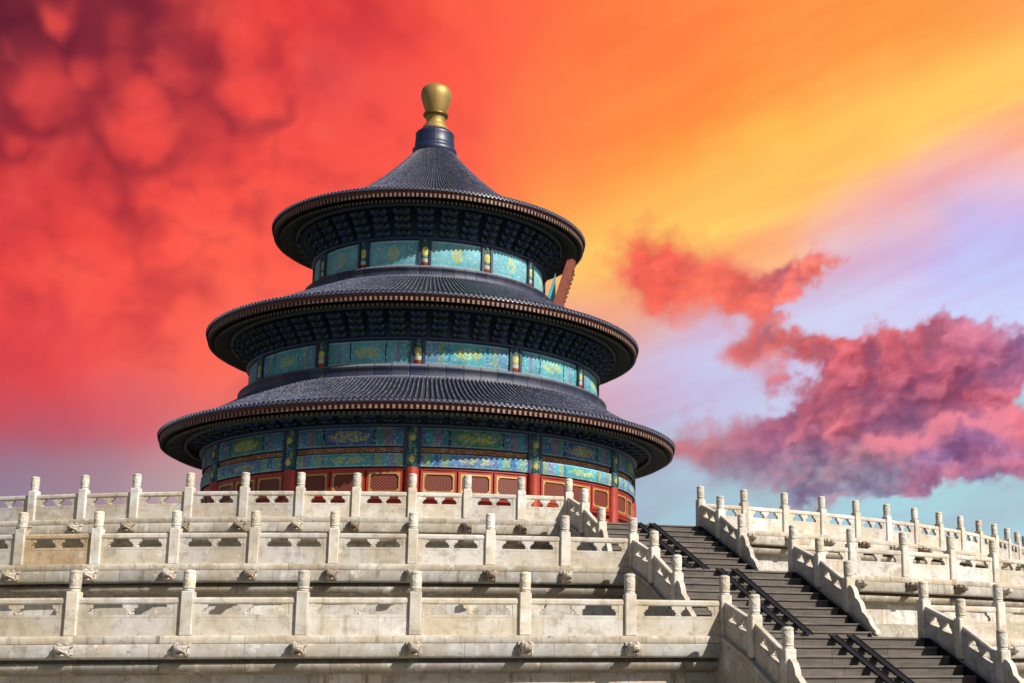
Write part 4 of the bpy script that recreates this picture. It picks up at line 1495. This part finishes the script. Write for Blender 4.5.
def rafters(T):
    """two rows of rafter ends under the drip edge"""
    mb = MB()
    Re, ze, n = T['Re'], T['ze'], T['nr']
    w = 2 * pi * Re / n
    for k in range(n):
        th = 2 * pi * (k + .5) / n
        rot = Matrix.Rotation(th, 4, 'Z')
        for (r1, z1, ln, sz, rise) in ((Re - 0.075, ze - 0.10, 1.0, w * 0.46, 0.30), (Re - 0.46, ze - 0.33, 1.5, w * 0.46, 0.38)):
            h_ = 0.20 if r1 > Re - 0.3 else 0.14
            x = sz / 2
            vs = []
            for y, dz_ in ((0, 0), (ln, rise * ln)):
                vs += [(-x, -r1 + y, z1 - h_ / 2 + dz_), (x, -r1 + y, z1 - h_ / 2 + dz_), (x, -r1 + y, z1 + h_ / 2 + dz_), (-x, -r1 + y, z1 + h_ / 2 + dz_)]
            mb.add(vs, [(0, 1, 5, 4), (1, 2, 6, 5), (3, 0, 4, 7)], 0, mat=rot)
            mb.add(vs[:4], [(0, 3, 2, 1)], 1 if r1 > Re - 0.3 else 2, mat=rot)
    return mb.mesh('rafter_ring', [RAFTER, RAFTER_END, RAFTER_END_LOW])


def bracket_mesh(P, H, Wd, tiers, a, b_):
    """one bracket set: arms stepping outwards tier over tier, cross arms with blocks on their ends; -y outwards"""
    mb = MB()
    for k in range(tiers):
        z = H * k / tiers
        hh = H / tiers
        y = -P * k / tiers
        yo = -P * (k + 1) / tiers
        mb.cbox((0, (yo - 0.1) / 2, z + hh * 0.36), (Wd * 0.13, abs(yo) + 0.1, hh * 0.52), 0.012, 0)
        ln = Wd * (0.62 + 0.06 * (k % 2))
        zc = z + hh * 0.36
        arm = [(-ln / 2, zc + hh * .27), (-ln / 2, zc - hh * .02), (-ln * .36, zc - hh * .26), (ln * .36, zc - hh * .26), (ln / 2, zc - hh * .02), (ln / 2, zc + hh * .27)]
        mb.prism(arm, 'y', y - 0.075, y + 0.075, 0 if k % 2 else 1)
        mb.box((0, y - 0.077, zc + hh * .235), (ln, 0.006, hh * .06), 2)
        for s in (-1, 0, 1):
            mb.box((s * ln * 0.42, y, z + hh * 0.81), (Wd * 0.15, 0.19, hh * 0.34), 1 if k % 2 else 0, taper=1.25)
        mb.box((0, yo - 0.052, z + hh * 0.36), (Wd * 0.11, 0.006, hh * 0.40), 2)
    return mb.mesh('bracket', [a, b_, BRK_EDGE])


for i, T in TIERS.items():
    Re, ze, Rw, zb = T['Re'], T['ze'], T['Rw'], T['zb']
    nm = {1: 'lowest and widest roof tier', 2: 'middle roof tier', 3: 'top conical roof under the gilt finial'}[i]
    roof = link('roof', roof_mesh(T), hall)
    roof['label'] = nm
    link('rafter_ring', rafters(T), roof)
    mb = MB()
    mb.lathe([(Re - 0.07, ze + 0.16), (Re - 0.11, ze + 0.08), (Re - 0.17, ze - 0.20), (Re - 0.20, ze - 0.20), (Re - 0.2, ze - 0.10)], 180)
    link('eave_board', mb.mesh('eave_board', [FASCIA]), roof)
    # boards above the rafters, up to the wall, then the plate on the brackets
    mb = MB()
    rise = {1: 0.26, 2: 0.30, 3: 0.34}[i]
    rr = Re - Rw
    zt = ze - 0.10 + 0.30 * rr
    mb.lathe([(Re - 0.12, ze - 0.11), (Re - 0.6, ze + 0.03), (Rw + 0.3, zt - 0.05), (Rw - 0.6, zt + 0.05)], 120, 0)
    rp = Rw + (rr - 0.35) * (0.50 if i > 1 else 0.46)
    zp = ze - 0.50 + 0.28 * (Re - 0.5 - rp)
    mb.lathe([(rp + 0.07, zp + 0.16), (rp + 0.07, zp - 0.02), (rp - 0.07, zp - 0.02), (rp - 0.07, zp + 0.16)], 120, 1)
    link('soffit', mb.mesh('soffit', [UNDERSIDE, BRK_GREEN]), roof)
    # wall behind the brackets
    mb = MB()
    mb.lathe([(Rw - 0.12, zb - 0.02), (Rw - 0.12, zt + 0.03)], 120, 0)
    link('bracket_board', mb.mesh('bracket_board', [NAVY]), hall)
    mb = MB()
    mb.lathe([(Rw - 0.14, zb), (Rw + 0.16, zb + 0.002), (Rw + 0.18, zb + 0.03), (Rw + 0.18, zb + 0.12), (Rw + 0.14, zb + 0.15), (Rw - 0.13, zb + 0.152)], 120, 0)
    link('wall_plate', mb.mesh('wall_plate', [NAVY]), hall)
    nbr = T['nb']
    H = max(zp - 0.10 - (zb + 0.152), 0.35)
    Wd = 2 * pi * (Rw + 0.5) / (12 * nbr)
    me = [bracket_mesh(rp - Rw - 0.05, H, Wd, {1: 2, 2: 4, 3: 4}[i], *ab) for ab in ((BRK_BLUE, BRK_GREEN), (BRK_GREEN, BRK_BLUE))]
    for k in range(12 * nbr):
        th = T0 + 30.0 * k / nbr
        th = (th + 180) % 360 - 180
        if abs(th - 2) < {1: 78, 2: 88, 3: 96}[i]:
            link('bracket', me[k % 2], hall, pol(Rw, th, zb + 0.154), rad(th))
    if T['ri']:
        R1_, R2_, z1, z2 = T['ri']
        mb = MB()
        d = R1_ - R2_
        hgt = z2 - z1
        mb.lathe([(R1_ + 0.03, z1 - 0.1), (R1_ + 0.05, z1 + 0.10), (R1_ - 0.02, z1 + 0.13), (R1_ - 0.14, z1 + 0.16), (R1_ - 0.18, z1 + 0.24), (R1_ - 0.22, z1 + hgt * .60), (R1_ - 0.14, z1 + hgt * .66), (R1_ - 0.12, z1 + hgt * .78), (R1_ - 0.22, z1 + hgt * .86), (R1_ - 0.40, z1 + hgt * .97), (R2_ - 0.05, z2 - 0.01)], 180, uscale=1.0)
        rg = link('ring_ridge', mb.mesh('ring_ridge', [RIDGE]), roof)

# painted bands; uv.x counts bays from pillar to pillar
def band(name, R, z0, z1, m_, bulge=0.0):
    mb = MB()
    vs, uv, fs = [], [], []
    seg = 240
    rows = [(R - 0.03, z0, 0.0), (R, z0 + 0.03, 0.04), (R + bulge, (z0 + z1) / 2, 0.5), (R, z1 - 0.03, 0.96), (R - 0.03, z1, 1.0)]
    for j in range(seg + 1):
        a = T0 + 360.0 * j / seg
        for r, z, q in rows:
            vs.append((r * sin(rad(a)), -r * cos(rad(a)), z))
            uv.append((j * 12.0 / seg, q))
    n = len(rows)
    for j in range(seg):
        for k in range(n - 1):
            fs.append((j * n + k, (j + 1) * n + k, (j + 1) * n + k + 1, j * n + k + 1))
    mb.add(vs, fs, 0, True, uv)
    return link(name, mb.mesh(name, [m_]), hall)


band('painted_beam', 12.28, 12.17, 13.20, BEAM_UP, 0.03)
band('painted_strip', 12.20, 11.87, 12.17, STRIP)
band('painted_beam', 12.31, 11.14, 11.87, BEAM_LOW, 0.03)
band('painted_band', 10.05, 16.92, 18.26, BEAM_MID, 0.04)
band('painted_band', 6.73, 23.30, 24.86, BEAM_TOP, 0.03)
# drum walls
mb = MB()
mb.lathe([(12.02, ZF + 0.02), (12.02, 13.2)], 120)
link('wall', mb.mesh('wall', [RED]), hall)
mb = MB()
mb.lathe([(9.9, 15.6), (9.9, 18.3)], 90)
mb.lathe([(6.6, 22.1), (6.6, 25.0)], 90)
link('wall', mb.mesh('wall', [RED_DARK]), hall)
mb = MB()
mb.lathe([(13.6, ZF - 0.02), (13.6, ZF + 0.22), (13.5, ZF + 0.25), (11.9, ZF + 0.25)], 120)
link('plinth', mb.mesh('plinth', [STONE_GREY]), hall)
mb = MB()
for z0, z1, r in ((11.00, 11.135, 12.22), (9.52, 9.76, 12.24), (9.70, 9.715, 12.30)):
    mb.lathe([(r - 0.2, z0), (r, z0), (r, z1), (r - 0.2, z1)], 120)
link('lintel', mb.mesh('lintel', [RED]), hall)


def pillar_mesh():
    mb = MB()
    mb.lathe([(0.40, ZF + 0.25), (0.355, ZF + 0.32), (0.35, 11.12), (0.35, 11.135)], 20, 0)
    return mb.mesh('pillar', [RED])


def pillar_head_mesh(r, z0, z1, wings):
    mb = MB()
    mb.lathe([(r - .02, z0), (r, z0 + 0.01), (r, z1 - 0.01), (r - .02, z1)], 18, 0, uscale=1.0)
    for s in (-1, 1):
        mb.box((s * (r + wings / 2 - 0.03), -0.10, (z0 + z1) / 2), (wings, 0.22, z1 - z0 - 0.01), 1)
    return mb.mesh('painted_pillar_head', [PILLAR_TOP, NAVY])


PIL = pillar_mesh()
PHD = pillar_head_mesh(0.30, 11.14, 13.19, 0.16)
PMID = pillar_head_mesh(0.245, 16.93, 18.25, 0.15)
PTOP = pillar_head_mesh(0.235, 23.31, 24.85, 0.14)
for k in range(-4, 5):
    th = T0 + 30 * k
    p = link('pillar', PIL, hall, pol(12.14, th, 0), rad(th))
    c = link('painted_pillar_head', PHD, None)
    c.parent = p
    for me, R in ((PMID, 9.99), (PTOP, 6.67)):
        link('painted_pillar_head', me, hall, pol(R, th, 0), rad(th))


def framed(w, h, lat_frac, thick=0.10):
    """red board frame with a gilt inner border; returns (board, gilt border, lattice) meshes. -y outwards, origin at the foot"""
    b_ = MB()
    f = 0.11
    for s in (-1, 1):
        b_.box((s * (w / 2 - f / 2), 0, h / 2), (f, thick, h))
    b_.box((0, 0, f / 2), (w - 2 * f - 0.002, thick, f))
    b_.box((0, 0, h - f / 2), (w - 2 * f - 0.002, thick, f))
    z0 = f
    iw, ih = w - 2 * f, h - 2 * f
    if lat_frac < 1:
        lo = ih * (1 - lat_frac)
        b_.box((0, 0.02, f + lo / 2), (iw - 0.004, thick * 0.5, lo - 0.004))
        z0 = f + lo
        ih = ih * lat_frac
    gm = MB()
    g_ = 0.075
    for s in (-1, 1):
        gm.box((s * (iw / 2 - g_ / 2 - .004), -thick * .5 + .012, z0 + ih / 2), (g_, 0.05, ih - .01))
        gm.box((0, -thick * .5 + .012, z0 + ih / 2 + s * (ih / 2 - g_ / 2 - .004)), (iw - 2 * g_ - .012, 0.05, g_))
        for q in (-1, 1):
            cx, cz = s * (iw / 2 - .13), z0 + ih / 2 + q * (ih / 2 - .13)
            gm.prism([(cx - s * .09, cz - .06), (cx + s * .06, cz - .06), (cx + s * .06, cz + .09)] if q < 0 else [(cx - s * .09, cz + .06), (cx + s * .06, cz - .09), (cx + s * .06, cz + .06)], 'y', -thick * .5 - .012, -thick * .5 + .03)
    if lat_frac < 1:
        lo = (h - 2 * f) * (1 - lat_frac)
        for s in (-1, 1):
            gm.box((s * (iw / 2 - 0.09), -0.012, f + lo / 2), (0.03, 0.03, lo - .16))
            gm.box((0, -0.012, f + lo / 2 + s * (lo / 2 - .09)), (iw - .2, 0.03, 0.03))
    lm = MB()
    a = iw / 2 - .01
    lm.add([(-a, 0, z0 + .01), (a, 0, z0 + .01), (a, 0, z0 + ih - .01), (-a, 0, z0 + ih - .01), (-a, .03, z0 + .01), (a, .03, z0 + .01), (a, .03, z0 + ih - .01), (-a, .03, z0 + ih - .01)],
           [(0, 1, 2, 3), (7, 6, 5, 4), (0, 4, 5, 1), (1, 5, 6, 2), (2, 6, 7, 3), (3, 7, 4, 0)], 0, False,
           [(-a, 0), (a, 0), (a, ih), (-a, ih)] * 2)
    return b_, gm, lm


tw = framed(1.78, 1.22, 1.0)
dw = framed(1.32, 3.25, 0.62)
TW = (tw[0].mesh('transom_window', [RED]), tw[1].mesh('gilt_trim', [GOLD]), tw[2].mesh('lattice', [LATTICE]))
DW = (dw[0].mesh('door', [RED]), dw[1].mesh('gilt_trim', [GOLD]), dw[2].mesh('lattice', [LATTICE]))
for bay in range(-3, 4):
    for j in range(3):
        th = T0 + 30 * bay + 1.9 + (26.2 / 3) * (j + 0.5)
        p = link('transom_window', TW[0], hall, pol(12.13, th, 9.775), rad(th))
        for nm, me in (('gilt_trim', TW[1]), ('lattice', TW[2])):
            c = link(nm, me, None)
            c.parent = p
    for j in range(4):
        th = T0 + 30 * bay + 1.9 + (26.2 / 4) * (j + 0.5)
        p = link('door', DW[0], hall, pol(12.13, th, ZF + 0.255), rad(th))
        for nm, me in (('gilt_trim', DW[1]), ('lattice', DW[2])):
            c = link(nm, me, None)
            c.parent = p

# cap and finial
mb = MB()
mb.lathe([(1.22, 32.45), (1.34, 32.62), (1.35, 32.80), (1.26, 32.92), (1.20, 32.98), (1.19, 33.10), (1.22, 33.18), (1.19, 33.28), (1.17, 33.75), (1.19, 33.84), (1.10, 33.95), (0.98, 34.05), (0.80, 34.16), (0.4, 34.2)], 48)
cap = link('roof_cap', mb.mesh('roof_cap', [GLAZE_CAP]), hall)
mb = MB()
mb.lathe([(0.78, 34.12), (0.83, 34.18), (0.80, 34.26), (0.72, 34.30), (0.74, 34.38), (0.66, 34.46), (0.57, 34.62), (0.55, 34.78), (0.60, 34.96), (0.62, 35.05)], 48)
mb.lathe([(0.58, 35.26), (0.62, 35.34), (0.70, 35.55), (0.80, 35.85), (0.89, 36.15), (0.935, 36.42), (0.93, 36.62), (0.87, 36.82), (0.76, 36.97), (0.60, 37.06), (0.40, 37.09), (0.30, 37.12), (0.0, 37.13)], 48)
fin = link('finial', mb.mesh('finial', [GOLD_FINIAL]), hall)
mb = MB()
mb.lathe([(0.60, 35.03), (0.72, 35.05), (0.77, 35.12), (0.77, 35.18), (0.72, 35.25), (0.58, 35.27)], 48)
link('finial_ring', mb.mesh('finial_ring', [GOLD_DARK]), fin)

# ------------------------------------------------------------------ the hanging name board, seen on edge under the top eave
TP = 86.0
board = thing('hanging_board', 'vermilion framed name board leaning out under the top eave, seen edge on', 'sign', pol(7.6, TP, 22.9))


def lean(me, name, mats):
    return link(name, me.mesh(name, mats), board, pol(7.55, TP, 22.95), rad(TP))


tilt = Matrix.Rotation(rad(17), 4, 'X')
mb = MB()
mb.cbox((0, 0.0, 1.45), (1.7, 0.16, 2.7), 0.02, 0, tilt)
lean(mb, 'field', [NAVY])
for s in (-1, 1):
    mb = MB()
    prof = [(-0.34, 0.0), (-0.30, 2.95), (-0.05, 3.05), (0.22, 2.90), (0.22, 0.0)]
    mb.prism(prof, 'x', s * 0.95 - 0.10, s * 0.95 + 0.10, 0, tilt)
    for q in range(9):
        mb.box((s * 0.95, -0.35, 0.3 + q * 0.3), (0.16, 0.07, 0.14), 1, tilt)
    lean(mb, 'side_frame', [PLAQUE_RED, GOLD_DARK])
for z in (0.1, 2.85):
    mb = MB()
    mb.cbox((0, -0.06, z), (1.69, 0.46, 0.22), 0.02, 0, tilt)
    lean(mb, 'cross_frame', [PLAQUE_RED])
mb = MB()
mb.prism([(0.05, 0.25), (0.05, 2.1), (0.55, 0.55), (0.55, 0.25)], 'x', -0.7, 0.7)
lean(mb, 'support_block', [TEAL])
